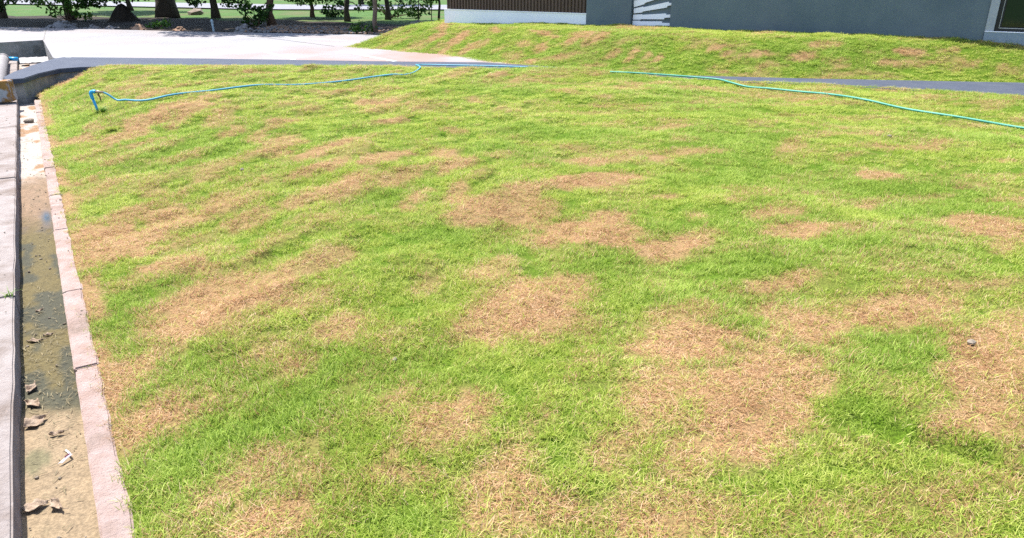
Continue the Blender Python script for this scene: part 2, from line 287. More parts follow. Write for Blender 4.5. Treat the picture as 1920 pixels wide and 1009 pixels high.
# worn and lush patches of turf on the ground: centre x, y, two half axes, strength (+ straw, - lush)
LAWN_PATCH = np.array([
    (0.86,3.26,0.264,-0.015,-0.056,-0.263,1),(1,2.67,0.364,0.148,-0.068,-0.352,1),(0.63,2.78,0.199,0.192,0.027,-0.238,0.8),(1.23,3.03,0.214,0,-0.068,-0.209,0.85),
    (0.39,2.35,0.147,0.157,0.032,-0.115,0.65),(0.7,2.33,0.218,0.142,-0.005,-0.156,0.65),(2.2,2.97,0.229,-0.007,-0.225,-0.379,0.95),(1.96,2.64,0.253,0.136,-0.101,-0.245,0.9),
    (2.58,3.41,0.166,0,-0.135,-0.209,0.8),(2.03,2.51,0.087,0,-0.159,-0.245,0.7),(2.12,3.61,0.378,0.034,-0.081,-0.18,0.9),(1.57,3.44,0.18,0.015,-0.068,-0.175,0.9),
    (2.44,3.94,0.233,0.023,-0.071,-0.137,0.55),(1.6,4.04,0.266,0.092,-0.03,-0.132,0.85),(0.93,3.62,0.209,0.043,-0.018,-0.136,0.65),(0.12,3.76,0.345,0.413,0.053,-0.422,0.95),
    (-0.11,3.55,0.135,0.223,0.053,-0.138,0.75),(0.38,4.01,0.182,0.118,-0.004,-0.211,0.75),(-0.89,3.4,0.126,0.117,0.063,-0.157,0.8),(-0.22,2.58,0.18,0.146,0.063,-0.209,0.85),
    (-0.34,2.49,0.093,0.045,0.039,-0.106,0.65),(-0.37,2.22,0.143,0.023,0.017,-0.067,0.65),(0,2.14,0.157,0.095,0.056,-0.137,0.8),(-0.12,2.22,0.094,0.03,0.015,-0.065,0.55),
    (0.07,1.99,0.198,0.093,0.024,-0.093,0.75),(0.53,2.02,0.22,0.08,-0.003,-0.141,0.65),(0.41,2.09,0.096,0.052,0.007,-0.08,0.5),(-0.82,2,0.119,0.046,0.04,-0.081,0.85),
    (-1.47,2.69,0.176,0.168,0.103,-0.161,0.9),(-1.53,2.57,0.098,0.081,0.078,-0.116,0.85),(-1.37,2.78,0.095,0.096,0.059,-0.099,0.65),(-1.06,3.05,0.132,0.086,0.06,-0.126,0.65),
    (-1.21,3.2,0.118,0.144,0.073,-0.113,0.5),(-1.81,3.12,0.071,0.1,0.075,-0.106,0.65),(-1.82,2.97,0.079,-0.007,0.048,-0.098,0.6),(-1.7,3.8,0.218,0.218,0.179,-0.346,0.9),
    (-1.42,3.88,0.109,0.358,0.124,-0.277,0.75),(-1.23,4.34,0.17,0.368,0.048,-0.098,0.75),(-1.65,4.08,0.103,0.213,0.092,-0.176,0.7),(-2.87,5.08,0.313,0.188,0.281,-0.497,0.95),
    (-2.77,5.56,0.212,0.178,0.224,-0.431,0.85),(-2.83,4.63,0.141,0.073,0.089,-0.151,0.65),(-2.09,4.37,0.241,-0.114,0.077,-0.185,0.65),(-1.19,3.7,0.168,0.156,0.054,-0.132,0.6),
    (-1.36,3.5,0.096,0.176,0.056,-0.107,0.5),(-1.92,7.54,0.234,0.455,0.065,-0.2,0.85),(-1.66,6.82,0.078,0.187,0.041,-0.122,0.8),(-1.93,6.48,0.126,0.319,0.047,-0.105,0.75),
    (-2.5,7.92,0.162,0.262,0.188,-0.543,0.75),(-2.9,8.3,0.106,0.126,0.132,-0.32,0.7),(-3.25,8.57,0.131,0.339,0.085,-0.193,0.75),(-3.61,9.02,0.166,0.163,0.135,-0.312,0.65),
    (-4.57,9.3,0.197,0.91,0.229,-0.421,0.9),(-4.22,9.86,0.017,0.764,0.242,-0.53,0.85),(-2.76,8.84,0.17,0.18,0.064,-0.195,0.75),(-1.96,10.49,0.36,0.008,0.042,-0.24,0.85),
    (-1.51,9.1,0.166,0.199,0.016,-0.114,0.85),(-1.17,7.24,0.245,0.21,0.05,-0.281,0.9),(-0.71,7.33,0.241,-0.147,0.029,-0.314,0.8),(-0.65,8.39,0.187,-0.058,0.012,-0.162,0.65),
    (-0.55,6.76,0.21,0.258,0.033,-0.153,0.85),(-1.01,6.43,0.225,0.363,0.047,-0.16,0.75),(-0.83,5.79,0.129,0.249,0.058,-0.196,0.85),(-1.41,6.23,0.147,0.31,0.075,-0.256,0.6),
    (-1.72,5.69,0.138,0.25,0.063,-0.141,0.75),(-1.98,5.38,0.157,0.111,0.068,-0.138,0.7),(-2.46,5.85,0.151,0.113,0.112,-0.241,0.6),(-2.83,6.54,0.117,0.203,0.041,-0.078,0.6),
    (-4.18,8.28,0.203,0.187,0.05,-0.098,0.75),(-3.16,6.23,0.087,0.064,0.059,-0.118,0.6),(-3.16,5.79,0.101,-0.055,0.052,-0.103,0.7),(-0.2,5.44,0.288,0.178,0.025,-0.214,0.9),
    (-0.45,5.85,0.126,0.045,0.034,-0.247,0.75),(-0.14,4.31,0.198,0.143,0.026,-0.249,0.65),(-0.49,4.05,0.096,0.141,0.041,-0.136,0.6),(-1.13,4.44,0.141,0.25,0.061,-0.147,0.65),
    (-1.73,4.9,0.088,0.069,0.057,-0.143,0.5),(-2.35,4.39,0.132,-0.05,0.043,-0.084,0.9),(-4.55,13.93,0.436,-0.068,0.042,-0.139,0.75),(-6.57,13.44,0.1,0.068,0.058,-0.137,0.65),
    (-5.33,11.28,-0.016,1.083,0.162,-0.332,0.6),(-8.46,14.3,0.274,0.318,0.337,-0.549,0.95),(-6.57,12.99,0.078,0.96,0.134,-0.257,0.55),(-5.24,8.82,0.249,-0.029,0.124,-0.216,0.7),
    (-5.27,9.27,0.313,-0.188,0.114,-0.205,0.6),(-4.09,6.83,0.209,-0.001,0.09,-0.16,0.5),(-3.55,7.47,0.305,0.066,0.086,-0.179,0.45),(-2.81,7.3,0.129,0.488,0.089,-0.204,0.45),
    (0.7,6.27,0.752,0.384,-0.02,-0.247,1),(0.65,7.03,0.253,0.016,-0.011,-0.134,0.75),(0.2,6.73,0.136,0.041,-0.002,-0.09,0.75),(1.45,7.11,0.107,0.033,-0.02,-0.107,0.8),
    (1.92,7.44,0.304,-0.057,-0.03,-0.127,0.65),(2.91,7.6,0.205,0.041,-0.125,-0.346,0.7),(3.34,6.53,0.205,0,-0.074,-0.158,0.95),(4.68,7.92,0.186,0,-0.082,-0.153,0.65),
    (4.79,6.94,0.12,-0.065,-0.056,-0.089,0.65),(1.3,5.81,0.132,-0.04,-0.021,-0.109,0.8),(1.74,5.62,0.104,0.032,-0.025,-0.088,0.65),(2.2,5.64,0.117,0.016,-0.034,-0.097,0.65),
    (2.04,5.35,0.263,0.079,-0.05,-0.159,0.75),(2.88,5.66,0.086,-0.008,-0.04,-0.092,0.8),(1.41,5.26,0.086,-0.008,-0.032,-0.132,0.65),(2,4.9,0.254,0.062,-0.056,-0.167,0.85),
    (2.41,4.85,0.09,0.016,-0.043,-0.093,0.45),(1.13,4.68,0.347,0.172,-0.022,-0.182,0.95),(0.48,4.94,0.392,0.034,-0.015,-0.401,1),(0.08,5.55,0.224,0.309,0.076,-0.314,0.85),
    (0.2,5.27,0.164,0.124,0.022,-0.178,0.75),(3.37,4.94,0.171,-0.237,-0.166,-0.247,0.9),(3.24,4.51,0.1,-0.008,-0.067,-0.109,0.65),(-0.16,7.31,0.216,0.008,0.004,-0.175,0.5),
    (0.28,12.93,0.294,-0.017,-0.002,-0.087,0.65),(0.8,11.18,0.211,-0.211,-0.013,-0.186,0.7),(1.34,10.69,0.17,0.008,-0.011,-0.095,0.75),(1.27,10.32,0.148,-0.008,-0.008,-0.075,0.65),
    (1.9,11.81,0.259,-0.034,-0.068,-0.431,0.6),(4.46,10.31,0.666,-0.078,-0.07,-0.184,0.5),(4.79,11.74,0.581,0.302,-0.214,-0.565,0.5),(4.1,11.44,0.733,-0.361,-0.154,-0.466,0.42),
    (5.9,11.78,0.181,-0.042,-0.068,-0.151,0.6),(6.69,10.32,0.242,-0.109,-0.125,-0.22,0.5),(-0.19,13.36,0.306,0.076,0.002,-0.133,0.7),(-0.54,10.79,0.138,-0.126,0.014,-0.285,0.7),
    (-0.99,11.54,0.093,0.067,0.004,-0.048,0.6),(-0.5,9.84,0.124,-0.083,0.008,-0.158,0.6),(3.05,10.86,0.505,0.142,-0.089,-0.336,0.4),(2.91,11.98,0.46,0.127,-0.041,-0.185,0.4),
    (1.91,3.14,0.234,-0.225,-0.18,-0.286,-0.9),(1.48,2.61,0.165,-0.063,-0.095,-0.218,-0.6),(-1.09,2.58,0.26,0.171,0.059,-0.114,-0.9),(-1.35,2.31,0.162,0.046,0.093,-0.167,-0.6),
    (-0.43,5.13,0.471,0.348,0.054,-0.269,-0.8),(2.4,6.55,1.525,-0.048,-0.151,-0.456,-0.7),(1.32,4.3,0.644,-0.115,-0.066,-0.253,-0.5),(-0.51,3.04,0.292,0.184,0.038,-0.136,-0.6),
    (0.89,5.32,0.248,0.024,-0.042,-0.283,-0.5),(-1.63,3.1,0.111,0.085,0.068,-0.11,-0.7),(-2.23,3.68,0.124,-0.007,0.145,-0.283,-0.8),(-2.68,4.17,0.137,-0.008,0.146,-0.265,-0.6),
    (-1.96,8.41,0.529,0.421,0.09,-0.358,-0.5),(0.55,8.42,1.1,-0.165,-0.032,-0.521,-0.7),(2.72,4.55,0.559,0.047,-0.139,-0.266,-0.5),(0.52,3.33,0.111,0.015,-0.05,-0.385,-0.5),
    (-2.36,6.58,0.173,0.328,0.115,-0.276,-0.4),(-0.33,1.99,0.185,-0.02,0.013,-0.106,-0.6),(-4.39,7.28,0.28,-0.105,0.249,-0.453,-0.6),(2.01,4.37,0.4,-0.023,-0.075,-0.185,-0.5),
    (-5.86,10.09,0.303,-0.006,0.246,-0.431,-0.6),(0.15,4.73,0.147,0.008,-0.003,-0.121,-0.5),])
BANK_PATCH = np.array([
    (-1.81,20.45,0.054,1.093,0.143,-1.158,0.9),(-1.3,18.71,0.237,0.344,0.06,-0.24,0.9),(-1.63,17.91,0.172,0.423,0.059,-0.195,0.85),(-1.94,19.21,0.169,0.204,0.06,-0.225,0.8),
    (-1.06,17.75,0.208,0.334,0.057,-0.255,0.8),(-0.87,17.86,0.158,0.121,0.047,-0.214,0.8),(-0.62,17.82,0.168,0.158,0.051,-0.244,0.7),(-0.39,18.74,0.133,-0.121,0.008,-0.394,0.8),
    (0.72,17.29,0.292,-0.569,-0.025,-0.173,0.9),(0.63,16.42,0.163,0.12,0.037,-0.254,0.85),(0.3,16.93,0.14,-0.121,-0.003,-0.199,0.7),(0,16.39,0.254,-0.214,0,-0.343,0.5),
    (0.39,15.76,0.109,-0.068,-0.005,-0.217,0.7),(1.37,16.36,0.238,0.281,0.011,-0.299,0.8),(1.6,16.38,0.191,0.27,0.011,-0.265,0.8),(1.92,16.22,0.258,0.24,-0,-0.223,0.8),
    (2.03,15.21,0.168,0.111,0.016,-0.095,0.75),(1.68,14.88,0.328,-0.049,-0.006,-0.101,0.7),(2.43,15.07,0.117,0.067,0.015,-0.124,0.85),(2.3,14.85,0.136,0.087,0.01,-0.12,0.75),
    (2.65,14.8,0.135,0.117,0.019,-0.113,0.8),(2.83,14.59,0.102,0.145,0.02,-0.12,0.95),(2.81,17.6,0.74,-0.13,-0.139,-0.892,0.7),(3.89,14.62,0.209,0.086,-0.002,-0.108,0.85),
    (4.1,14.41,0.171,0.034,-0.004,-0.078,0.85),(4.71,14.27,0.209,-0.034,-0.034,-0.129,0.8),(3.81,13.78,0.196,-0.068,-0.016,-0.07,0.8),(3.71,13.99,0.132,-0.026,-0.011,-0.054,0.7),
    (5.46,14.12,0.238,0.074,-0.032,-0.165,0.85),(5.78,14.49,0.193,0.1,-0.02,-0.125,0.75),(7.35,14.05,0.253,-0.026,-0.058,-0.141,0.95),(6.82,13.7,0.326,0.034,-0.051,-0.124,0.8),
    (7.4,13.6,0.274,0.051,-0.021,-0.065,0.7),(6.08,14.48,0.216,-0.017,-0.04,-0.11,0.7),(8.17,14.05,0.098,0,-0.045,-0.096,0.7),(8.32,13.55,0.232,0.11,-0.043,-0.123,0.6),
    (8.67,13.33,0.13,0.009,-0.031,-0.077,0.7),(-2.37,18.85,0.318,0.381,0.056,-0.246,0.6),(-2.97,19.31,0.301,0.147,0.049,-0.217,0.5),(5.2,15.9,0.179,-0.13,-0.207,-0.645,0.6),
    (6.26,13.37,0.727,-0.058,-0.027,-0.074,0.5),(3.59,15.15,0.573,-0.259,-0.025,-0.123,0.4),])

# ================================================================ the setting
# ---- ground: one sheet to the horizon, sunk below the drain, the lawn and the pit
def ground_z(n, s):
    x = n*NX+s*DX; y = n*NY+s*DY
    if -.69 < n < 4 and -12 < s < 26.2 or 4 <= n < 12 and -12 < s < 14: return -.95
    if n <= -.69 and s < 26.2:
        return float(drain_z(min(max(s, -6), 25))-.10-.03*min(-n, 4))
    return float(-.06+.03*sm(36, 44, y)+.9*sm(58, 130, y))
ns = [-420, -200, -100, -60, -40, -30, -22, -16, -11, -8, -6, -4, -3, -2, -1.5, -1.1, -.8, -.7, -.68, 0, 1.5, 3.99, 4.01, 6, 9, 11.98, 12.02]+[14+2.*k for k in range(22)]+[60, 70, 90, 120, 200, 420]
ss = [-200, -60, -30, -12.02, -11.98, -6, -3, 0, 3, 6, 9, 12, 13.98, 14.02, 18, 22, 25.2, 26.19, 26.21]+[27+1.5*k for k in range(30)]+[75, 80, 90, 100, 120, 160, 260, 500]
V = []; Fc = []
for a in ns:
    for b in ss: V.append((a*NX+b*DX, a*NY+b*DY, ground_z(a, b)))
m_ = len(ss)
for i in range(len(ns)-1):
    for j in range(m_-1): Fc.append((i*m_+j, (i+1)*m_+j, (i+1)*m_+j+1, i*m_+j+1))
g = obj('ground', V, Fc, M['ground']); tag(g, 'shaded grass and earth ground under the far trees', 'ground', kind='structure')

# ---- bare soil strip under the trees along the far side of the parking lot
def sheet(name, xs, ylo, yhi, zf, m, ny=8):
    V = []; Fc = []
    for i, x in enumerate(xs):
        for j in range(ny+1):
            y = ylo(x)+(yhi(x)-ylo(x))*j/ny; V.append((x, y, zf(x, y)))
    for i in range(len(xs)-1):
        for j in range(ny):
            a = i*(ny+1)+j; Fc.append((a, a+ny+1, a+ny+2, a+1))
    return obj(name, V, Fc, m, smooth=True)
FX = [-40, -30, -15.8, -9.6, -3.4, 1]; FY = [34, 30.5, 26.5, 24.7, 23.4, 22.5]
lotfar = lambda x: float(np.interp(x, FX, FY))
xs = [-34+.5*k for k in range(68)]
soil_far = lambda x: lotfar(x)+4.0+1.3*float(fbm(np.array(x*.5), np.array(3.), 5))+(2.3 if x < -8 else 2.3*max(0, (-3-x)/5))
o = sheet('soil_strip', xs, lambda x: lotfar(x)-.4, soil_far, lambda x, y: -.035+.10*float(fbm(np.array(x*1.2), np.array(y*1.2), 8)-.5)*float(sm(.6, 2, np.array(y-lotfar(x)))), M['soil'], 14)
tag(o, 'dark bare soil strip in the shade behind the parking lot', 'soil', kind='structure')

# ---- far road
RX = [-90, -31, -13, -3.5, 20, 90]; RY = [62, 47.6, 40.4, 40.2, 41, 47]
o = sheet('road', [-90+3*k for k in range(61)], lambda x: float(np.interp(x, RX, RY)), lambda x: float(np.interp(x, RX, RY))+5.6, lambda x, y: float(-.045+.03*sm(36, 44, np.array(y))+.05), M['road'], 3)
tag(o, 'pale grey road passing behind the trees', 'road', kind='structure')

# ---- parking lot: thick concrete sheet with joints and stall lines
lot_pts = [(-13.3, 21.67), (-14, 20.85), (-25, 14), (-36, 22), (-30, 30.5), (-15.8, 26.5), (-9.6, 24.7), (-3.4, 23.4), (1, 22.5), (1, 16.2), (-.4, 15.1), (-2.5, 15.6), (-6.4, 16.1), (-9.75, 16.4), (-10.3, 17.0)]
lot = bm_obj('parking_lot', bm_prism(lot_pts, -.6, 0.), M['concrete_pale'])
lot.data.materials.append(M['concrete_grey'])
for p in lot.data.polygons:
    if p.normal.z < .5: p.material_index = 1
tag(lot, 'pale sunlit concrete parking lot beyond the lawn', 'parking lot', kind='structure')
def strip(name, a, b, w, z, m, parent=None):
    a = Vector((*a, 0)); b = Vector((*b, 0)); d = (b-a).normalized(); q = Vector((-d.y, d.x, 0))*w/2
    return obj(name, [Vector((p.x, p.y, z)) for p in (a-q, b-q, b+q, a+q)], [(0, 1, 2, 3)], m, parent)
for a, b in (((-11.95, 19.95), (-9.95, 17.0)), ((-8.95, 19.4), (-7.2, 16.9)), ((-6.3, 18.75), (-4.75, 16.55)), ((-4.15, 18.4), (-2.5, 16.2))):
    strip('stall_line', a, b, .11, .004, M['white_line'], lot)
strip('stall_line', (-7.2, 23.0), (-4.6, 21.3), .10, .004, M['white_line'], lot)
strip('expansion_joint', (-13.3, 21.7), (-16, 26.4), .03, .004, M['joint'], lot)
strip('expansion_joint', (-8.6, 23.9), (-4.6, 19.7), .035, .005, M['joint'], lot)

# ---- walkway: painted slab on a concrete foot, rounded at its drain end
walk_pts = [(-8.74, 12.92), (-8.99, 13.24), (-9.28, 13.99), (-9.6, 15.1), (-9.87, 16.29), (-9.82, 16.61), (-6.42, 16.3), (-2.5, 15.77), (-.6, 15.6), (.4, 15.06), (1.6, 14.36), (3.15, 13.5), (5, 13.12), (8.5, 12.58), (13, 11.0), (13, 6.7), (7.7, 10.6), (6.75, 11.45), (4.95, 12.32), (3.1, 12.8), (2.2, 13.3), (1.2, 13.85), (-.1, 14.15), (-2.4, 14.75), (-6, 14.9), (-8.06, 14.86), (-8.45, 14.75), (-8.71, 14.5), (-8.68, 13.76), (-8.53, 13.1)]
wk = bm_obj('walkway', bm_prism(walk_pts, -.03, .05, .012), M['walk'])
tag(wk, 'blue grey painted walkway between the lawn and the concrete lot', 'walkway', kind='structure')
cx = sum(p[0] for p in walk_pts)/len(walk_pts)
foot = [(x+(.04 if x < -8.9 else (-.05 if x < -8.4 else 0)), y+(.03 if y < 13.5 and x < -8 else 0)) for x, y in walk_pts]
bm_obj('foundation', bm_prism(foot, -.62, -.032), M['concrete_grey'], wk)

# ---- drainage channel in its own frame (n across, s along)
ch = empty('drainage_channel'); tag(ch, 'narrow open concrete drain with algae running along the lawn', 'drain', kind='structure')
def ns2(n, s, dz=0.): return (n*NX+s*DX, n*NY+s*DY, float(drain_z(s))+dz)
def ns_block(name, n0, n1, s0, s1, d0, d1, m, parent, wob=0., seg=6, bev=.008):
    bm = bmesh.new(); rows = []
    for i in range(seg+1):
        s = s0+(s1-s0)*i/seg; w = [random.uniform(-wob, wob) for _ in range(3)]
        rows.append([bm.verts.new(ns2(*q)) for q in ((n0+w[0]*.3, s, d0), (n1+w[1], s, d0), (n1+w[1], s, d1+w[2]*.4), (n0+w[0]*.3, s, d1+w[2]*.4))])
    for a, b in zip(rows, rows[1:]):
        for k in range(4): bm.faces.new((a[k], a[(k+1) % 4], b[(k+1) % 4], b[k]))
    bm.faces.new(rows[0]); bm.faces.new(rows[-1]); fix(bm)
    if bev:
        ed = [e for e in bm.edges if len(e.link_faces) == 2 and e.calc_face_angle() > .8]
        bmesh.ops.bevel(bm, geom=ed, offset=bev, segments=2, affect='EDGES')
    return bm_obj(name, bm, m, parent)
FLOOR = -.135
# floor of the channel with its algae, silt and stains
nn = np.linspace(-.385, -.128, 14); s_ = np.linspace(-1, 25, 900)
NN, SS = np.meshgrid(nn, s_, indexing='ij')
zf = drain_z(SS)+FLOOR+.012*(fbm(NN*14, SS*5, 40)-.5)
Xf = NN*NX+SS*DX; Yf = NN*NY+SS*DY
V = np.stack([Xf, Yf, zf], -1).reshape(-1, 3); k_ = len(s_)
Fc = [(i*k_+j, (i+1)*k_+j, (i+1)*k_+j+1, i*k_+j+1) for i in range(len(nn)-1) for j in range(k_-1)]
fl = obj('channel_floor', V, Fc, None or attr_mat('drain_floor', 'col', .85, .5, 80., .35, .35, 'rgh'), ch, True)
q1 = fbm(NN*9, SS*4, 51); q2 = fbm(NN*22, SS*11, 57); q3 = fbm(NN*5, SS*2.4, 61); q4 = fbm(NN*40, SS*30, 66)
tan_ = np.array([.21, .155, .095]); dark = np.array([.028, .030, .018]); olive = np.array([.095, .075, .030]); pale = np.array([.30, .265, .235]); rust = np.array([.20, .105, .04]); moss = np.array([.085, .09, .045])
def lerp(a, b, t): return a*(1-t[..., None])+b*t[..., None]
col = np.broadcast_to(tan_, NN.shape+(3,)).copy()
col = lerp(col, moss, sm(.46, .68, q1)*.65)
alg = sm(3.45, 3.95, SS+.5*(q3-.5))*(1-sm(7.2, 8.3, SS+1.2*(q3-.5)))
col = lerp(col, olive, alg)
dk = alg*sm(.44, .56, q1+.10*np.exp(-((SS-4.0)/.35)**2)+.06*np.exp(-((SS-4.75)/.25)**2)-.02)
col = lerp(col, dark, dk*.85)
col = lerp(col, np.array([.18, .115, .075]), sm(6.6, 7.6, SS+.8*(q1-.5))*(1-sm(8.8, 9.5, SS+.6*(q3-.5)))*.7)
far = sm(8.7, 9.4, SS+.6*(q3-.5)); col = lerp(col, pale, far)
col = lerp(col, rust, far*sm(.5, .62, fbm(NN*6, SS*3.2, 71))*.85)
col = lerp(col, np.array([.015, .06, .11]), .85*np.exp(-((NN+.18)/.035)**2-((SS-7.35)/.22)**2))
col = col*(.72+.56*q4)[..., None]
set_col(fl.data, 'col', col.reshape(-1, 3))
a_ = fl.data.attributes.new('rgh', 'FLOAT', 'POINT'); a_.data.foreach_set('value', (.92-.12*dk).astype(np.float32).ravel())
ns_block('channel_bed', -.42, -.10, -1, 25, -.45, FLOOR-.03, M['concrete_grey'], ch, 0, 4, 0)
# left slabs (cast lengths) and the pink kerb stones on the lawn side
cuts = [-1, 2.1, 5.02, 8.6, 12.1, 15.2, 18.5, 21.5, 25.1]
for a, b in zip(cuts, cuts[1:]): ns_block('cover_slab', -.735, -.382, a+.006, b-.006, -.42, random.uniform(-.004, .004), M['concrete_slab'], ch, .004, 14)
cuts = [-1, .6, 2.2, 3.75, 4.9, 6.38, 7.6, 8.9, 10.4, 11.9, 13.4, 15.0]
for a, b in zip(cuts, cuts[1:]): ns_block('kerb_stone', -.134+random.uniform(-.004, .004), -.03, a+.005, b-.005, -.42, random.uniform(-.005, .005), M['kerb'], ch, .006, 14, .008)
# beyond the walkway: the pit with its far slab and torn sheet
ns_block('cover_slab', -.12, .45, 17.6, 24.6, -.55, -.08, M['concrete_slab'], ch, .006, 8)

# ---- lawn sheet
def colgrid(name, xs, y0, y1, h, ny, pw=1.):
    X = np.repeat(np.array(xs)[:, None], ny, 1); t = np.linspace(0, 1, ny)**pw
    lo = np.array([y0(x) for x in xs])[:, None]; hi = np.array([y1(x) for x in xs])[:, None]
    Y = lo+(hi-lo)*t[None, :]; Z = h(X, Y); nx = len(xs)
    V = np.stack([X, Y, Z], -1).reshape(-1, 3)
    Fc = [(i*ny+j, (i+1)*ny+j, (i+1)*ny+j+1, i*ny+j+1) for i in range(nx-1) for j in range(ny-1)]
    return V, Fc
def dryness(x, y, T):
    x = np.asarray(x, float); y = np.asarray(y, float); bias = -.06 if T is BANK_PATCH else 0.
    w1 = fbm(x*5.5, y*5.5, 101, 4)-.5; w2 = fbm(x*2.1, y*2.1, 111, 4); w3 = fbm(x*14, y*14, 121, 3)-.5
    w4 = np.zeros_like(x)
    for a, k in ((R(62), 1-sm(-.5, 1.2, x)), (R(6), sm(-.5, 1.2, x))):
        w4 = w4+k*fbm((x*math.cos(a)+y*math.sin(a))*1.5, (-x*math.sin(a)+y*math.cos(a))*4.6, 131, 4)
    base = .015+bias+.26*sm(.45, .75, w2)+.45*sm(.52, .70, w4)+.30*w1+.35*w3
    base = np.maximum(base, .03)
    lush = np.zeros_like(x); dry = np.zeros_like(x)
    for cx, cy, ax, ay, bx, by, st in T:
        det = ax*by-ay*bx; dx = x-cx; dy = y-cy
        r = np.hypot((dx*by-dy*bx)/det, (ax*dy-ay*dx)/det)+1.2*w1+.9*w3+.9*(.5-w4)
        k = 1-sm(.72, 1.20, r)
        if st > 0: dry = np.maximum(dry, st*k)
        else: lush = np.maximum(lush, -st*k)
    d = base*(1-.85*lush)
    d = d+(1.0-d)*dry*np.clip(.95+.5*w3+.2*w1, .3, 1)
    if T is LAWN_PATCH: d = np.maximum(d, .9*(1-sm(.02, .12, x*NX+y*NY))*sm(.38, .55, fbm(x*2.3, y*2.3, 171, 3)))
    lush = np.maximum(lush, .75*sm(.46, .62, fbm(x*.85+5, y*.85, 141, 3)))*(1-dry)
    return np.clip(d, 0, .96), np.clip(lush, 0, 1)
turf = attr_mat('turf_thatch', 'col', .95, .8, 90., .45, .1)
def turf_col(o, T):
    n = len(o.data.vertices); co = np.empty(n*3); o.data.vertices.foreach_get('co', co); co = co.reshape(-1, 3)
    d, l = dryness(co[:, 0], co[:, 1], T)
    g = np.array([.065, .12, .007]); s = np.array([.25, .15, .075])
    set_col(o.data, 'col', g*(1-d[:, None])+s*d[:, None])
edge = lambda x: max(-2.5, (-.045/NX-x)*NX/NY)
xs = sorted(set(list(np.linspace(-9.3, 12.9, 330))))
V, Fc = colgrid('lawn', xs, lambda x: min(edge(x), float(np.interp(x, LX, LY))-.02), lambda x: float(np.interp(x, LX, LY)), lawn_h, 190, 1.15)
lawn = obj('lawn', V, Fc, turf, None, True); turf_col(lawn, LAWN_PATCH)
tag(lawn, 'sloping patchy lawn ground between drain and walkway', 'lawn', kind='structure')
xs = list(np.linspace(-4.39, 12.9, 240))
V, Fc = colgrid('grass_bank', xs, lambda x: float(np.interp(x, TX, TY)), lambda x: float(np.interp(x, BX, BY)), bank_h, 110)
bank = obj('grass_bank', V, Fc, turf, None, True); turf_col(bank, BANK_PATCH)
tag(bank, 'raised grassy bank in front of the building', 'bank', kind='structure')

# ================================================================ building
WO = np.array([2.82, 18.3]); WT = np.array([.837, -.548]); WN = np.array([-.548, -.837])
bld = empty('building', (2.82, 18.3, .3)); tag(bld, 'dark grey building with brown ribbed cladding on top of the bank', 'building')
bpy.context.view_layer.update()
INV = Matrix.Translation((-2.82, -18.3, -.3))
def wp(t, z, o=0.): return INV @ Vector((*(WO+WT*t+WN*o), z))
def wbox(name, t0, t1, z0, z1, o0, o1, m, parent=bld, bev=0.):
    bm = bmesh.new()
    v = [bm.verts.new(wp(t, z, o)) for o in (o0, o1) for t, z in ((t0, z0), (t1, z0), (t1, z1), (t0, z1))]
    for f in ((0, 1, 2, 3), (4, 5, 6, 7), (0, 1, 5, 4), (1, 2, 6, 5), (2, 3, 7, 6), (3, 0, 4, 7)): bm.faces.new([v[i] for i in f])
    fix(bm)
    if bev: bmesh.ops.bevel(bm, geom=list(bm.edges), offset=bev, segments=2, affect='EDGES')
    return bm_obj(name, bm, m, parent)
def wpoly(name, pts, o0, o1, m, parent=bld):
    bm = bmesh.new()
    a = [bm.verts.new(wp(t, z, o0)) for t, z in pts]; b = [bm.verts.new(wp(t, z, o1)) for t, z in pts]
    bm.faces.new(a); bm.faces.new(b)
    for i in range(len(pts)): bm.faces.new((a[i], a[(i+1) % len(pts)], b[(i+1) % len(pts)], b[i]))
    return bm_obj(name, fix(bm), m, parent)
TOP = 3.9
wbox('base_wall', -5.6, -1.19, .1, .842, -6, 0, M['white_wall'])
wbox('wall', -1.188, -.003, .1, TOP, -6, .02, M['grey_wall'])
wbox('wall', -.001, .975, .1, TOP, -6, -.10, M['grey_wall'])  # grey recess shows as the shadow stripes between the white bands
wbox('wall', .977, 7.19, .1, TOP, -6, .0, M['grey_wall'])
wbox('wall', 9.4, 14, .1, TOP, -6, .0, M['grey_wall'])
wbox('wall', 7.192, 9.398, 2.75, TOP, -6, .0, M['grey_wall'])
wbox('wall', 7.192, 9.398, .1, 2.748, -6, -.42, M['black_frame'])
wbox('roof', -5.9, 14.3, TOP+.002, TOP+.2, -6.3, .12, M['roof'])
# ribbed cladding above the white base
prof = []; t = -5.52; pitch = .098
pts = [(t, -.03)]
while t < -1.20-pitch:
    pts += [(t+.012, -.01), (t+.050, -.01), (t+.062, -.045), (t+pitch, -.045)]; t += pitch
pts = [p for p in pts if p[0] < -1.195]
V = []; Fc = []
for tt, oo in pts: V += [wp(tt, .846, oo), wp(tt, TOP, oo)]
Fc = [(2*i, 2*i+2, 2*i+3, 2*i+1) for i in range(len(pts)-1)]
cl = obj('cladding', V, Fc, M['cladding'], bld)
wbox('cladding_backing', -5.53, -1.192, .846, TOP, -6, -.06, M['cladding'])
wbox('base_coping', -5.61, -1.192, .826, .8445, -.055, .012, M['white_wall'])
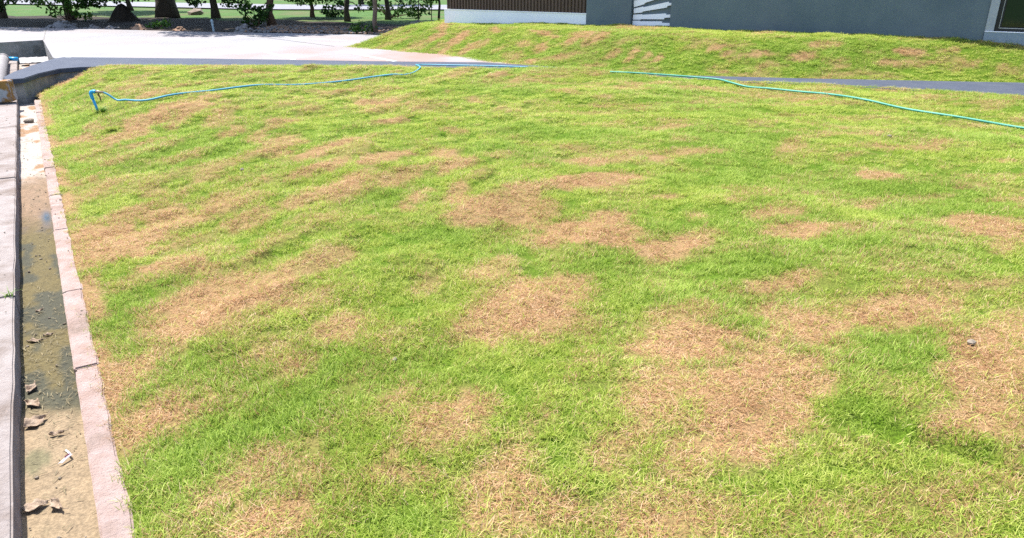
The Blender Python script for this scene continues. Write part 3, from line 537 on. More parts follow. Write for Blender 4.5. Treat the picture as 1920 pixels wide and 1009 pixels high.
# lit bands of a white wall built as panels; grey gaps stand for shadow
lit_stripes = [[(.018, 1.156), (.476, 1.227), (.525, 1.177), (.296, 1.109), (.289, 1.081), (.028, 1.008)],
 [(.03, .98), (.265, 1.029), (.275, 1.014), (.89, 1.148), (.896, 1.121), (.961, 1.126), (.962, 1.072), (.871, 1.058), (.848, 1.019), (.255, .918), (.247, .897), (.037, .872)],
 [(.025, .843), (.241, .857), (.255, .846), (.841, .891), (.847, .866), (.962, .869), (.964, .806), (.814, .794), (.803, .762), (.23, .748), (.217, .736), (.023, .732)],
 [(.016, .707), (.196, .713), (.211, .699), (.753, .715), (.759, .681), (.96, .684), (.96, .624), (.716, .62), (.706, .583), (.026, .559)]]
lit_stripes[0] = [(.018, 1.156), (.92, 1.30), (.96, 1.27), (.525, 1.177), (.296, 1.109), (.289, 1.081), (.028, 1.008)]
for b in lit_stripes: wpoly('lit_stripe', b, -.098, -.055, M['white_wall'])
for k in range(1, 9): wpoly('lit_stripe', [(t, z+.17*k+.03*k*t) for t, z in lit_stripes[0]], -.098, -.055, M['white_wall'])
# window at the right with surround, sill and plinth
wbox('plinth', 7.195, 9.395, .1, .738, -.41, .05, M['plinth'], bev=.006)
wbox('window_sill', 7.194, 9.396, .7385, .752, -.41, .056, M['white_wall'], bev=.003)
wbox('window_surround', 7.193, 7.335, .753, 2.748, -.41, .03, M['sill'], bev=.005)
wbox('window_surround', 9.255, 9.397, .753, 2.748, -.41, .03, M['sill'], bev=.005)
win = wbox('window', 7.337, 9.253, .7535, 2.747, -.10, -.085, M['black_frame'])
for a, b, c, d in ((7.338, 7.40, .755, 2.745), (9.19, 9.252, .755, 2.745), (7.402, 9.188, .755, .80), (7.402, 9.188, 2.70, 2.745)):
    wbox('window_frame', a, b, c, d, -.083, -.02, M['black_frame'], win)
for a, b, c, d in ((7.402, 7.412, .803, 2.698), (7.414, 9.186, .803, .814)): wbox('bead', a, b, c, d, -.083, -.035, M['bead'], win)
for a, b, c, d in ((7.414, 7.44, .816, 2.69), (7.442, 9.18, .816, .832)): wbox('inner_frame', a, b, c, d, -.083, -.055, M['black_frame'], win)
wbox('pane', 7.442, 9.18, .834, 2.69, -.083, -.07, M['glass'], win)

# ================================================================ trees
def leaf_cloud(centres, per, spread, size, seed):
    """leaf-sized folded faces scattered round the given centres (x, y, z, radius)"""
    r = np.random.default_rng(seed); V = []; Fc = []; rn = []
    for cx, cy, cz, cr in centres:
        n = max(4, int(per*cr*cr)); d = r.normal(size=(n, 3)); d /= np.linalg.norm(d, axis=1)[:, None]
        rad = cr*r.random(n)**.45; p = d*rad[:, None]*np.array([1, 1, .72])+np.array([cx, cy, cz])
        tone = r.uniform(-.22, .22)
        for q in p:
            a = r.normal(size=3); a[2] -= .35; a /= np.linalg.norm(a); b = np.cross(a, r.normal(size=3)); b /= np.linalg.norm(b)+1e-6
            l = size*r.uniform(.6, 1.3); w = l*.36; c = np.cross(a, b)*w*.35
            o = len(V); V += [q-a*l*.5, q+b*w+c, q+a*l*.5, q-b*w+c]; Fc += [(o, o+1, o+2), (o, o+2, o+3)]
            rn += [np.clip(r.uniform(0, 1)*.7+.15+tone, 0, 1)]*4
    return V, Fc, rn
def crown_obj(name, centres, per, size, m, parent, seed):
    V, Fc, rn = leaf_cloud(centres, per, 0, size, seed)
    o = obj(name, V, Fc, m, parent); a = o.data.attributes.new('rnd', 'FLOAT', 'POINT'); a.data.foreach_set('value', np.array(rn, np.float32)); return o
def tree(name, label, x, y, r0, h, lean, crown, bark, leaf, per=260, size=.16, low=(), group='trees behind the parking lot', z0=-.1, flare=1.5):
    """crown: (dx, dy, z, rx, ry, rz, clumps); low: explicit low clumps (dx, dy, z, r)"""
    rr = random.Random(int(abs(x*131+y*17)*10)); t = empty(name, (x, y, z0)); tag(t, label, 'tree', group)
    top = Vector((lean[0]*h, lean[1]*h, h)); pts = []; rad = []
    for i in range(13):
        k = i/12; w = .5*r0 if i else 0
        pts.append(top*k+Vector((rr.uniform(-w, w), rr.uniform(-w, w), 0))); rad.append(r0*(1-.62*k)*(1+(flare-1)*math.exp(-k*h/(.9*r0+.12))))
    parts = [tube(pts, rad, 12)]; trunk = obj('trunk', *merge(parts), bark, t, True)
    cl = []; limbs = []
    dx, dy, cz, rx, ry, rz, n = crown
    n = int(n*1.35)
    for i in range(n):
        for _ in range(30):
            p = Vector((rr.uniform(-1, 1), rr.uniform(-1, 1), rr.uniform(-1, 1)))
            if .25 < p.length < 1: break
        c = Vector((dx+p.x*rx, dy+p.y*ry, cz+p.z*rz)); cr = rr.uniform(.28, .44)*min(rx, 2.8)
        cl.append((*c, cr))
        if i % 2 == 0:
            k = rr.uniform(.45, .95); a = top*k; mid = (a+c)*.5+Vector((0, 0, .12*(c-a).length))
            limbs.append(tube([a, mid, c], [r0*.34*(1.1-k*.5), r0*.2, r0*.07], 6))
    for lx, ly, lz, lr in low:
        cl.append((lx, ly, lz, lr)); k = min(.9, max(.05, (lz+.25)/h)); a = top*k; c = Vector((lx, ly, lz))
        limbs.append(tube([a, (a+c)*.5+Vector((0, 0, .1)), c], [.03, .02, .008], 5))
    for lb in limbs: obj('limb', *lb, bark, trunk, True)
    cr_ = crown_obj('crown', cl[:n], per*.8, size*2.1, leaf, t, rr.randint(0, 9999))
    if low: crown_obj('low_foliage', [(*c[:3], c[3]*1.15) for c in cl[n:]], per*3.2, size*.66, leaf, t, rr.randint(0, 9999))
    return t
D, B_ = M['leaf_dark'], M['leaf_bright']
tree('shade_tree', 'slim dark tree with leafy low branches at the left edge', -21.8, 33.1, .13, 5.5, (.01, 0), (.3, -2.0, 4.2, 3.0, 2.6, 1.9, 26), M['bark_dark'], D, 230, .20,
     [(-.4, -.3, .75, .38), (.4, -.2, .95, .45), (1.1, -.3, 1.05, .42), (1.8, 0, 1.1, .38), (-.7, .1, 1.0, .45), (0, -.4, 1.3, .5), (.1, -.2, .5, .22)])
tree('shade_tree', 'leaning dark tree with light fern-like sprouts round its foot', -18.25, 32.0, .15, 5.5, (-.07, 0), (.2, -2.2, 4.3, 3.2, 2.8, 1.9, 28), M['bark_dark'], D, 230, .20,
     [(-1.3, -.2, .95, .35), (-.8, -.2, 1.05, .35), (.7, -.1, .8, .4), (1.0, -.3, .95, .42), (.6, .2, 1.1, .42), (1.25, 0, .7, .28), (0, -.3, 1.25, .4), (1.7, -.1, 1.0, .25), (-.1, -.3, .95, .28)])
tree('shade_tree', 'thin leaning tree in the sunlit grass left of the thick trunk', -19.8, 40.3, .11, 5.2, (-.12, 0), (-.3, -1.0, 4.4, 2.6, 2.4, 1.6, 18), M['bark_dark'], D, 200, .20, [(1.2, -.5, .95, .5), (2.3, -.6, .8, .45), (-1.3, -.5, .95, .5), (3.0, -.8, .95, .4)])
tree('shade_tree', 'tree with a very thick dark flared trunk', -15.1, 33.9, .40, 7.5, (.01, 0), (0, -2.6, 5.6, 4.4, 3.4, 2.2, 40), M['bark_dark'], D, 200, .22, [(-1.6, -.8, 1.0, .42), (-2.3, -.8, 1.05, .4), (-1.0, -.9, .95, .32)], flare=1.35)
tree('shade_tree', 'dark tree with hanging leaves beside the pale blue post', -12.95, 33.8, .15, 6, (.01, 0), (0, -2.3, 4.7, 3.2, 2.8, 2.0, 28), M['bark_dark'], D, 220, .20,
     [(-.7, -.3, .85, .42), (-1.1, -.3, 1.1, .42), (.75, -.2, .75, .4), (1.15, -.3, .95, .42), (.6, .1, 1.15, .45), (1.3, .1, .6, .3), (-.9, 0, .65, .22)])
tree('shade_tree', 'straight tree with reddish brown trunk and weeds at its foot', -8.9, 28.6, .135, 6, (-.01, 0), (-.3, -1.6, 5.0, 3.0, 2.4, 1.8, 26), M['bark_brown'], D, 220, .19, [(.95, .3, 1.05, .2)])
tree('small_tree', 'small low tree with a dense bright green crown over the road', -8.85, 34.3, .09, 2.6, (.01, 0), (0, -.3, 2.1, 1.6, 1.2, .9, 22), M['bark_brown'], B_, 300, .18,
     [(-.75, -.3, .95, .36), (-.3, -.3, .85, .4), (.2, -.3, .85, .4), (.75, -.3, .95, .4), (1.1, -.2, .95, .32), (-1.05, -.2, 1.1, .3), (1.35, -.2, .65, .16)])
tree('shade_tree', 'upright tree with a near black trunk right of the bushy tree', -6.65, 31.2, .10, 5.5, (.03, 0), (0, -1.8, 4.6, 2.8, 2.4, 1.7, 22), M['bark_dark'], D, 200, .19, [(.55, -.2, .55, .2), (.75, -.2, .9, .2)])
tree('shade_tree', 'slender grey brown tree at the edge of the concrete lot', -4.3, 24.3, .075, 5, (-.015, 0), (0, 1.2, 4.6, 1.6, 1.4, 1.2, 14), M['bark_grey'], B_, 170, .17, flare=1.15)
tree('shade_tree', 'dark tree with a bright leafy sprout behind the slender tree', -5.2, 32.4, .10, 5.2, (-.02, 0), (0, -1.3, 4.5, 2.4, 2.2, 1.6, 20), M['bark_dark'], D, 200, .18, [(.65, -.3, .95, .3), (.95, -.2, 1.1, .3), (-.45, -.4, .75, .22), (-.55, -.4, 1.0, .2), (.65, -.3, .65, .14)])
tree('sapling', 'young sapling with large bright leaves near the bank', -3.55, 29.2, .025, 1.5, (.06, 0), (.3, 0, 1.3, .55, .4, .35, 10), M['bark_grey'], B_, 420, .16, [(0, 0, .38, .16), (-.15, 0, .62, .16), (.15, 0, .55, .18), (.35, 0, .75, .22)], flare=1.05)
tree('sapling', 'thin bare stemmed sapling with yellow green leaves beside the building', -3.15, 30.2, .02, 1.6, (.02, 0), (0, 0, 1.35, .55, .4, .4, 10), M['bark_grey'], B_, 360, .15, [(.1, 0, .95, .2), (-.1, 0, .4, .1)], flare=1.05)
tree('shade_tree', 'thin dark tree against the corner of the white building base', -2.9, 30.5, .05, 4.2, (.05, 0), (0, -.4, 3.6, 1.5, 1.4, 1.1, 14), M['bark_dark'], D, 200, .17, flare=1.1)
tree('shade_tree', 'distant tree trunk standing beyond the road', -9.2, 47.5, .14, 5, (.0, 0), (0, -.5, 4.3, 2.6, 2.4, 1.6, 16), M['bark_dark'], D, 120, .24)
tree('shade_tree', 'tree left of the drain whose foliage shades the near slab', -4.74, 2.70, .12, 4.6, (.04, .01), (.70, -.15, 4.2, 1.15, .95, .55, 13), M['bark_brown'], B_, 260, .14, group=None, z0=-.25)

# ---- undergrowth: leafy shrubs and weeds by the trunks
def shrub(name, label, x, y, h, r, n, m, size=.14, group=None, cat='shrub'):
    rr = random.Random(int(abs(x*77+y*31)*10)); t = empty(name, (x, y, -.05)); tag(t, label, cat, group)
    cl = [(rr.uniform(-r, r), rr.uniform(-r, r)*.6, rr.uniform(.1, 1)*h, rr.uniform(.14, .26)) for _ in range(n)]
    st = [tube([(0, 0, 0), (c[0]*.5, c[1]*.5, c[2]*.6), c[:3]], [.012, .009, .004], 4) for c in cl]
    obj('stems', *merge(st), M['bark_brown'], t); crown_obj('foliage', cl, 520, size, m, t, rr.randint(0, 999)); return t
shrub('shrub', 'light green feathery shrub round the foot of the leaning tree', -18.0, 31.3, .75, .85, 20, B_, .13)
shrub('shrub', 'dark weedy shrub against the reddish brown trunk', -9.25, 28.0, .75, .5, 16, D, .14)
shrub('shrub', 'low dark shrub at the foot of the slender tree', -4.7, 24.5, .28, .35, 9, D, .11)
shrub('shrub', 'dark rounded shrub behind the slender tree', -5.3, 33.6, .75, 1.0, 18, D, .15)
shrub('shrub', 'small dark shrub between bushy tree and near black trunk', -7.9, 34.6, .65, .55, 12, D, .15)
shrub('weed_tuft', 'weeds growing in front of the soil mound', -12.4, 26.9, .26, .35, 8, B_, .10, cat='weeds')

# ================================================================ far edge of the lot: mounds, rubble, post, gravel
def mound(name, label, cat, x, y, rx, ry, h, m, z=-.05, seed=0, rocks=0, rough=.3, group=None, rock_m=None):
    r = random.Random(seed); t = empty(name, (x, y, z)); tag(t, label, cat, group)
    V = []; Fc = []; na = 22; nr = 7
    for i in range(nr+1):
        k = i/nr
        for j in range(na):
            a = 2*math.pi*j/na; q = .5+.5*math.cos(math.pi*k)
            nz = float(fbm(np.array(math.cos(a)*2.2+x), np.array(math.sin(a)*2.2+k*2.5), seed, 3))
            V.append((rx*k*math.cos(a)*(.8+.4*nz), ry*k*math.sin(a)*(.8+.4*nz), h*q*(1+rough*2*(nz-.5))-.03*k))
    for i in range(nr):
        for j in range(na): Fc.append((i*na+j, i*na+(j+1) % na, (i+1)*na+(j+1) % na, (i+1)*na+j))
    obj('heap', V, Fc, m, t, True)
    parts = []
    for _ in range(rocks):
        a = r.uniform(0, 6.28); k = r.random()**.6; s = r.uniform(.05, .13)*(.5+h)
        parts.append(rock_geo((rx*k*math.cos(a), ry*k*math.sin(a), h*(.5+.5*math.cos(math.pi*min(k, .95)))+s*.2), s, r))
    if parts: tag(obj('rubble_lumps', *merge(parts), rock_m or m, t), kind='stuff')
    return t
ICO_V = []; ICO_F = []
_b = bmesh.new(); bmesh.ops.create_icosphere(_b, subdivisions=1, radius=1)
ICO_V = [v.co.copy() for v in _b.verts]; ICO_F = [tuple(v.index for v in f.verts) for f in _b.faces]; _b.free()
def rock_geo(c, s, r, flat=.7):
    e = (r.uniform(.7, 1.4), r.uniform(.7, 1.3), r.uniform(.45, .9)*flat/.7); rot = Matrix.Rotation(r.uniform(0, 6.28), 3, 'Z') @ Matrix.Rotation(r.uniform(-.5, .5), 3, 'X')
    return [rot @ Vector((v.x*e[0], v.y*e[1], v.z*e[2]))*s*r.uniform(.8, 1.15)+Vector(c) for v in ICO_V], ICO_F
mound('soil_mound', 'tall dark brown soil mound beside the thick trunk', 'mound', -15.6, 31.0, .75, .7, .62, M['soil'], seed=3)
mound('rubble_pile', 'largest grey rubble heap at the left of the lot edge', 'rubble', -15.7, 26.9, .75, .45, .24, M['rubble'], seed=11, rocks=26)
mound('rubble_pile', 'small grey rubble heap next right of the largest heap', 'rubble', -14.5, 26.7, .40, .3, .13, M['rubble'], seed=12, rocks=12)
mound('rubble_pile', 'flat grey rubble heap left of the brown heap', 'rubble', -13.85, 26.5, .38, .3, .13, M['rubble'], seed=13, rocks=12)
mound('rubble_pile', 'brown rubble heap in front of the soil mound', 'rubble', -12.7, 26.2, .45, .3, .19, M['rubble_brown'], seed=14, rocks=14)
mound('rubble_pile', 'low pinkish rubble heap in front of the thick trunk', 'rubble', -11.2, 25.75, .30, .25, .11, M['rubble_brown'], seed=15, rocks=10)
mound('rubble_pile', 'pale lumpy rubble heap right of the pale blue post', 'rubble', -8.75, 25.0, .42, .3, .24, M['rubble'], seed=16, rocks=18, rock_m=M['concrete_pale'])
mound('rubble_pile', 'small rubble heap half hidden by the end of the bank', 'rubble', -3.25, 26.4, .45, .35, .30, M['rubble'], seed=17, rocks=12)
# stones in the grass behind the thick trunk
for k, (x, y, s, lab) in enumerate(((-15.3, 37.4, .32, 'upper flat grey boulder in the grass by the thick trunk'), (-14.9, 36.4, .34, 'lower flat grey boulder in the grass by the thick trunk'))):
    o = obj('boulder', *rock_geo((0, 0, 0), s, random.Random(k+4), .5), M['stone']); o.location = (x, y, .05); tag(o, lab, 'boulder')
# pale blue post
pt = empty('marker_post', (-9.85, 25.35, -.03)); tag(pt, 'short pale blue post standing at the lot edge', 'post')
obj('shaft', *tube([(0, 0, 0), (-.01, 0, .2), (-.015, 0, .3)], [.032, .036, .04], 8), M['post'], pt)
obj('cap', *tube([(-.015, 0, .3), (-.015, 0, .32), (-.012, 0, .38)], [.045, .05, .028], 8), M['post'], pt)
# gravel and leaf litter along the right part of the lot edge
parts = []; r = random.Random(5); pb = []
for _ in range(1500):
    x = r.uniform(-8.6, -2.2); y = lotfar(x)+r.uniform(.1, 3.2); s = r.uniform(.02, .06)
    parts.append(rock_geo((x, y, .0+.03*r.random()), s, r))
tag(obj('gravel', *merge(parts[:700]), M['rubble']), 'grey gravel scattered along the lot edge under the trees', 'gravel', kind='stuff')
tag(obj('leaf_litter', *merge(parts[700:]), M['rubble_brown']), 'brown fallen litter scattered under the trees by the lot', 'litter', kind='stuff')

# ================================================================ around the drain end of the walkway
# weathered block at the tip of the walkway
def box_local(name, sx, sy, sz, m, parent=None, bev=.01, loc=None):
    bm = bmesh.new(); bmesh.ops.create_cube(bm, size=1); bmesh.ops.scale(bm, vec=(sx, sy, sz), verts=bm.verts); bmesh.ops.translate(bm, vec=(0, 0, sz/2), verts=bm.verts)
    bmesh.ops.bevel(bm, geom=list(bm.edges), offset=bev, segments=2, affect='EDGES'); return bm_obj(name, bm, m, parent, loc=loc)
x, y, z = ns2(-.55, 14.9, .03)
wb = empty('wooden_block', (x, y, z)); wb.rotation_euler = (0, R(-2), R(14)); tag(wb, 'rusty brown block with grey smears at the tip of the walkway', 'block')
box_local('block_body', .34, .26, .335, M['wood'], wb, .012, (0, 0, .0))
box_local('side_board', .03, .262, .30, M['white_rag'], wb, .004, (-.188, 0, .01))
# grey pipe running beside the drain behind the walkway
pp = empty('drain_pipe', (0, 0, 0)); p0 = Vector(ns2(-.93, 14.9, .02)); pp.location = p0
P_ = [Vector(ns2(-.66, 15.5+1.0*k, .125))-p0 for k in range(9)]
tag(pp, 'thick grey pipe lying along the drain at the left edge', 'pipe')
obj('pipe_body', *tube(P_, .12, 18), M['pipe_grey'], pp, True)
obj('pipe_collar', *tube([P_[8]-(P_[8]-P_[7])*.12, P_[8]+(P_[8]-P_[7])*.1], .137, 18), M['pipe_grey'], pp, True)
a = P_[8]+Vector((.10, .05, .0))
obj('blue_outlet', *tube([a, a+Vector((.22, .03, -.01))], [.05, .05], 12), M['pvc_blue'], pp, True)
# torn white sheet lying against the pit wall
V = []; Fc = []; rr = random.Random(9); n1, n2 = 16, 5
for i in range(n1+1):
    for j in range(n2+1):
        s = 24.2+.12*j+rr.uniform(-.05, .05)*(j in (0, n2)); n = -.33+.75*i/n1
        V.append(ns2(n, s, -.06+.018*rr.random()+.02*j))
for i in range(n1):
    for j in range(n2): Fc.append((i*(n2+1)+j, (i+1)*(n2+1)+j, (i+1)*(n2+1)+j+1, i*(n2+1)+j+1))
tag(obj('torn_sheet', V, Fc, M['white_rag']), 'torn white sheet lying against the pit wall behind the walkway', 'sheet')

# ================================================================ hoses and tap
def surf(x, y): return float(lawn_h(x, y))
BLUE = [(-5.4, 10.39), (-5.16, 10.24), (-5.01, 10.3), (-4.8, 10.59), (-4.44, 11.06), (-3.94, 11.55), (-3.45, 12.14), (-2.9, 12.62), (-2.39, 12.9), (-2.06, 13.05), (-1.9, 13.12), (-1.78, 13.55), (-1.72, 14.1), (-1.80, 14.5), (-1.86, 14.68), (-1.67, 14.74), (-1.14, 14.66), (-.61, 14.5), (-.1, 14.36), (.3, 14.25)]
def lay(x, y): return max(.5*surf(x, y)+.125*sum(surf(x+.35*i, y+.35*j) for i, j in ((1, 0), (-1, 0), (0, 1), (0, -1))), surf(x, y)-.015)
TAPX, TAPY = -5.86, 10.35; TZ = surf(TAPX, TAPY)
lift = [.075, .055, .035]+[.024]*6+[.022, .000, .004, .020]+[.03]*5+[.02, .0]
hp = [(TAPX+.185, TAPY-.03, TZ+.285), (TAPX+.25, TAPY-.02, TZ+.25), (TAPX+.36, TAPY-.02, TZ+.175), (-5.36, 10.29, surf(-5.36, 10.29)+.105)]+[(x, y, lay(x, y)+l+.010) for (x, y), l in zip(BLUE[1:], lift[1:])]
hz = obj('blue_hose', *tube(spline(hp, 8), .0135, 8), M['hose_blue'], None, True); tag(hz, 'blue garden hose running from the tap across the lawn', 'hose')
GREEN = [(1.75, 13.45), (2.25, 13.28), (2.71, 13.15), (3.14, 12.95), (3.5, 12.72), (3.64, 12.46), (3.83, 12.15), (4.06, 11.8), (4.40, 11.4), (4.68, 10.92), (4.95, 10.42), (5.28, 9.87), (5.68, 9.33), (6.08, 8.9), (6.31, 8.55), (6.5, 7.9), (6.9, 7.2)]
hp = [(x, y, lay(x, y)+(.004 if i == 0 else .025)+.008) for i, (x, y) in enumerate(GREEN)]
hz = obj('green_hose', *tube(spline(hp, 8), .015, 8), M['hose_green'], None, True); tag(hz, 'green garden hose lying across the right of the lawn', 'hose')
tp = empty('standpipe_tap', (TAPX, TAPY, TZ-.02)); tag(tp, 'bright blue plastic standpipe with brass tap at the lawn edge', 'tap')
obj('riser', *tube([(.05, .01, -.05), (.035, .005, .1), (.012, 0, .22)], .0175, 14), M['pvc_blue'], tp, True)
obj('elbow', *tube(spline([(.013, 0, .205), (.003, 0, .27), (.012, 0, .298), (.04, 0, .308), (.075, -.003, .306)], 5), .0245, 14), M['pvc_blue'], tp, True)
vb = obj('valve_body', *tube([(.075, -.003, .306), (.1, -.008, .306), (.105, -.01, .306), (.125, -.014, .305), (.13, -.016, .305), (.2, -.032, .302)], [.014, .014, .022, .022, .015, .015], 10), M['brass'], tp, True)
obj('stem', *tube([(.115, -.012, .30), (.118, -.014, .26)], .008, 8), M['rust'], vb)
obj('lever', *tube([(.095, -.012, .268), (.118, -.014, .258), (.128, -.018, .24), (.135, -.022, .175)], [.006, .011, .008, .006], 6), M['rust'], tp)

# ================================================================ litter in the drain and on the lawn
def leaf_thing(label, n, s, L_, W_, curl, rot, tilt, seed, group='dry leaves in the drain'):
    L_ *= .85; W_ *= .85; curl *= .75
    r = random.Random(seed); V = []; Fc = []; nu, nv = 12, 6
    for i in range(nu+1):
        u = i/nu; w = W_*math.sin(math.pi*min(.98, max(.03, u**.8)))*(1+.18*math.sin(u*17+seed))
        for j in range(nv+1):
            v = j/nv*2-1
            x = (u-.5)*L_; y = v*w*.5
            z = curl*(v*v)*w*.9+curl*L_*.55*(2*abs(u-.45))**2.2*.4+.006*math.sin(u*9+v*3+seed)
            V.append((x, y, z))
    for i in range(nu):
        for j in range(nv): Fc.append((i*(nv+1)+j, (i+1)*(nv+1)+j, (i+1)*(nv+1)+j+1, i*(nv+1)+j+1))
    t = empty('dry_leaf', ns2(n, s, FLOOR+.012)); t.rotation_euler = (tilt, 0, rot); tag(t, label, 'leaf', group)
    b = obj('leaf_blade', V, Fc, M['dry_leaf'], t, True)
    so_ = b.modifiers.new('thickness', 'SOLIDIFY'); so_.thickness = .0012
    obj('leaf_stalk', *tube([(L_*.48, 0, curl*L_*.3+.003), (L_*.62, .004, .006), (L_*.78, .012, .004)], .0016, 5), M['dry_leaf'], t)
leaf_thing('curled brown leaf uppermost of the leaves against the drain wall', -.335, 3.92, .10, .05, .45, R(100), .25, 1)
leaf_thing('broken curled leaf in the middle of the pile against the drain wall', -.33, 3.74, .11, .05, .5, R(160), -.2, 2)
leaf_thing('large torn grey leaf at the lower end of the leaf pile', -.325, 3.55, .12, .08, .30, R(65), .3, 3)
leaf_thing('small thin curled leaf in the middle of the drain', -.245, 3.39, .07, .025, .6, R(20), .2, 4)
leaf_thing('flat pale leaf lowest in the drain', -.335, 2.87, .10, .065, .22, R(30), .1, 5)
leaf_thing('tightly curled brown leaf beside the lowest flat leaf', -.262, 2.83, .10, .04, .75, R(-35), .5, 6)
leaf_thing('narrow pale leaf lying on the dark algae', -.245, 4.58, .06, .022, .3, R(25), .1, 7)
leaf_thing('flat light leaf near the drain wall on the algae', -.31, 4.53, .10, .03, .25, R(10), .1, 8)
leaf_thing('very small dark leaf on the olive algae', -.28, 5.0, .05, .022, .5, R(60), .2, 10)
# weeds rooted in the joint of the slab, beside the tap and out on the lawn
def weed(label, loc, n, h_, spread, w, m, seed):
    r = random.Random(seed); V = []; Fc = []; rn = []
    for _ in range(n):
        a = r.uniform(0, 6.28); l = h_*r.uniform(.6, 1.2); bend = spread*r.uniform(.4, 1.2); q = r.random(); o = len(V)
        x0, y0 = r.gauss(0, .015), r.gauss(0, .015)
        for i in range(5):
            k = i/4; d = bend*k*k*l; z = l*k*(1-.35*bend*k*.6); wk = w*(1-k**1.5)*.5+.0003
            V += [(x0+math.cos(a)*d-math.sin(a)*wk, y0+math.sin(a)*d+math.cos(a)*wk, z), (x0+math.cos(a)*d+math.sin(a)*wk, y0+math.sin(a)*d-math.cos(a)*wk, z)]; rn += [q, q]
        for i in range(4): Fc.append((o+2*i, o+2*i+1, o+2*i+3, o+2*i+2))
    o = obj('weed_tuft', V, Fc, m); at = o.data.attributes.new('rnd', 'FLOAT', 'POINT'); at.data.foreach_set('value', np.array(rn, np.float32))
    o.location = loc; tag(o, label, 'weeds')
M['weed'] = leaf_mat('weed_leaves', [(.06, .17, .01), (.12, .26, .015), (.2, .33, .03)], .4)
weed('green weed growing from the joint in the drain slab', ns2(-.56, 5.02, -.003), 34, .10, 1.5, .006, M['weed'], 3)
weed('small weed growing over the edge of the drain slab', ns2(-.41, 5.03, -.003), 14, .06, 1.6, .005, M['weed'], 4)
weed('olive weed tuft at the foot of the blue standpipe', (TAPX+.16, TAPY-.05, TZ), 90, .11, 1.3, .007, M['weed'], 5)
weed('lone taller weed with spreading blades in the upper lawn', (-.78, 8.24, surf(-.78, 8.24)), 9, .12, 1.6, .006, M['weed'], 6)
# straw wrapper
wr = empty('straw_wrapper', ns2(-.215, 3.16, FLOOR+.014)); tag(wr, 'bent white and pink plastic wrapper on the drain floor', 'wrapper')
def ribbon(name, pts, w, m, parent, dz=0):
    V = []; Fc = []
    for x, y, z in pts: V += [(x-w/2*.9, y-w*.2, z+dz), (x, y, z+.004+dz), (x+w/2*.9, y+w*.2, z+dz)]
    for i in range(len(pts)-1): Fc += [(3*i, 3*i+1, 3*i+4, 3*i+3), (3*i+1, 3*i+2, 3*i+5, 3*i+4)]
    o = obj(name, V, Fc, m, parent); md = o.modifiers.new('thickness', 'SOLIDIFY'); md.thickness = .001; return o
ribbon('film', [(-.005, -.045, 0), (.005, -.015, .006), (.012, .005, .008)], .016, M['wrapper'], wr)
ribbon('film', [(.012, .006, .009), (-.01, .028, .006), (-.03, .045, .002)], .009, M['wrapper'], wr)
ribbon('print', [(.002, -.018, .009), (.010, .004, .0105)], .005, M['wrapper_pink'], wr, .002)
# stone and plank bits at the far end of the drain
st = obj('stone', *rock_geo((0, 0, 0), .085, random.Random(21), .6), M['stone'], None, True); st.location = ns2(-.25, 13.3, FLOOR+.03); st.scale = (1.25, .8, .8)
tag(st, 'rounded tan stone lying in the far part of the drain', 'stone')
ds = []; r = random.Random(31)
for _ in range(420):
    n = r.uniform(-.375, -.14); s = r.gauss(4.25, .55) if r.random() < .7 else r.uniform(2.3, 9)
    a = r.uniform(0, 3.14); l = r.uniform(.006, .022)
    p = Vector(ns2(n, s, FLOOR+.009)); d = Vector((math.cos(a)*l, math.sin(a)*l, r.uniform(0, .004)))
    ds.append(tube([p-d, p+Vector((0, 0, .002)), p+d], [.0012, .0016, .0010], 4))
tag(obj('drain_debris', *merge(ds), mat('straw_bits', (.34, .27, .15), (.22, .2, .13), 60)), 'bits of straw and plant debris on the drain floor', 'debris', kind='stuff')
pc = []
for _ in range(170):
    s = r.uniform(2, 15); n = r.choice([r.uniform(-.13, -.02), r.uniform(-.72, -.39), r.uniform(-.37, -.15), r.uniform(-.37, -.15)])
    pc.append(rock_geo(ns2(n, s, (FLOOR if -.38 < n < -.134 else 0)+.006), r.uniform(.003, .010), r))
tag(obj('pebbles', *merge(pc), M['stone']), 'small pebbles and grit along the drain edges', 'pebbles', kind='stuff')
for k, (x, y, s, lab) in enumerate(((4.22, 8.14, .03, 'small pale pebble on the right of the lawn below the green hose'), (2.25, 3.19, .022, 'small grey stone in the straw patch at the right edge'), (-.56, 3.08, .016, 'tiny grey pebble in the middle of the near lawn'), (-2.6, 6.9, .022, 'small reddish pebble on the left half of the lawn'))):
    o = obj('pebble', *rock_geo((0, 0, 0), s, random.Random(k+60)), M['stone']); o.location = (x, y, surf(x, y)+.012); tag(o, lab, 'pebble')

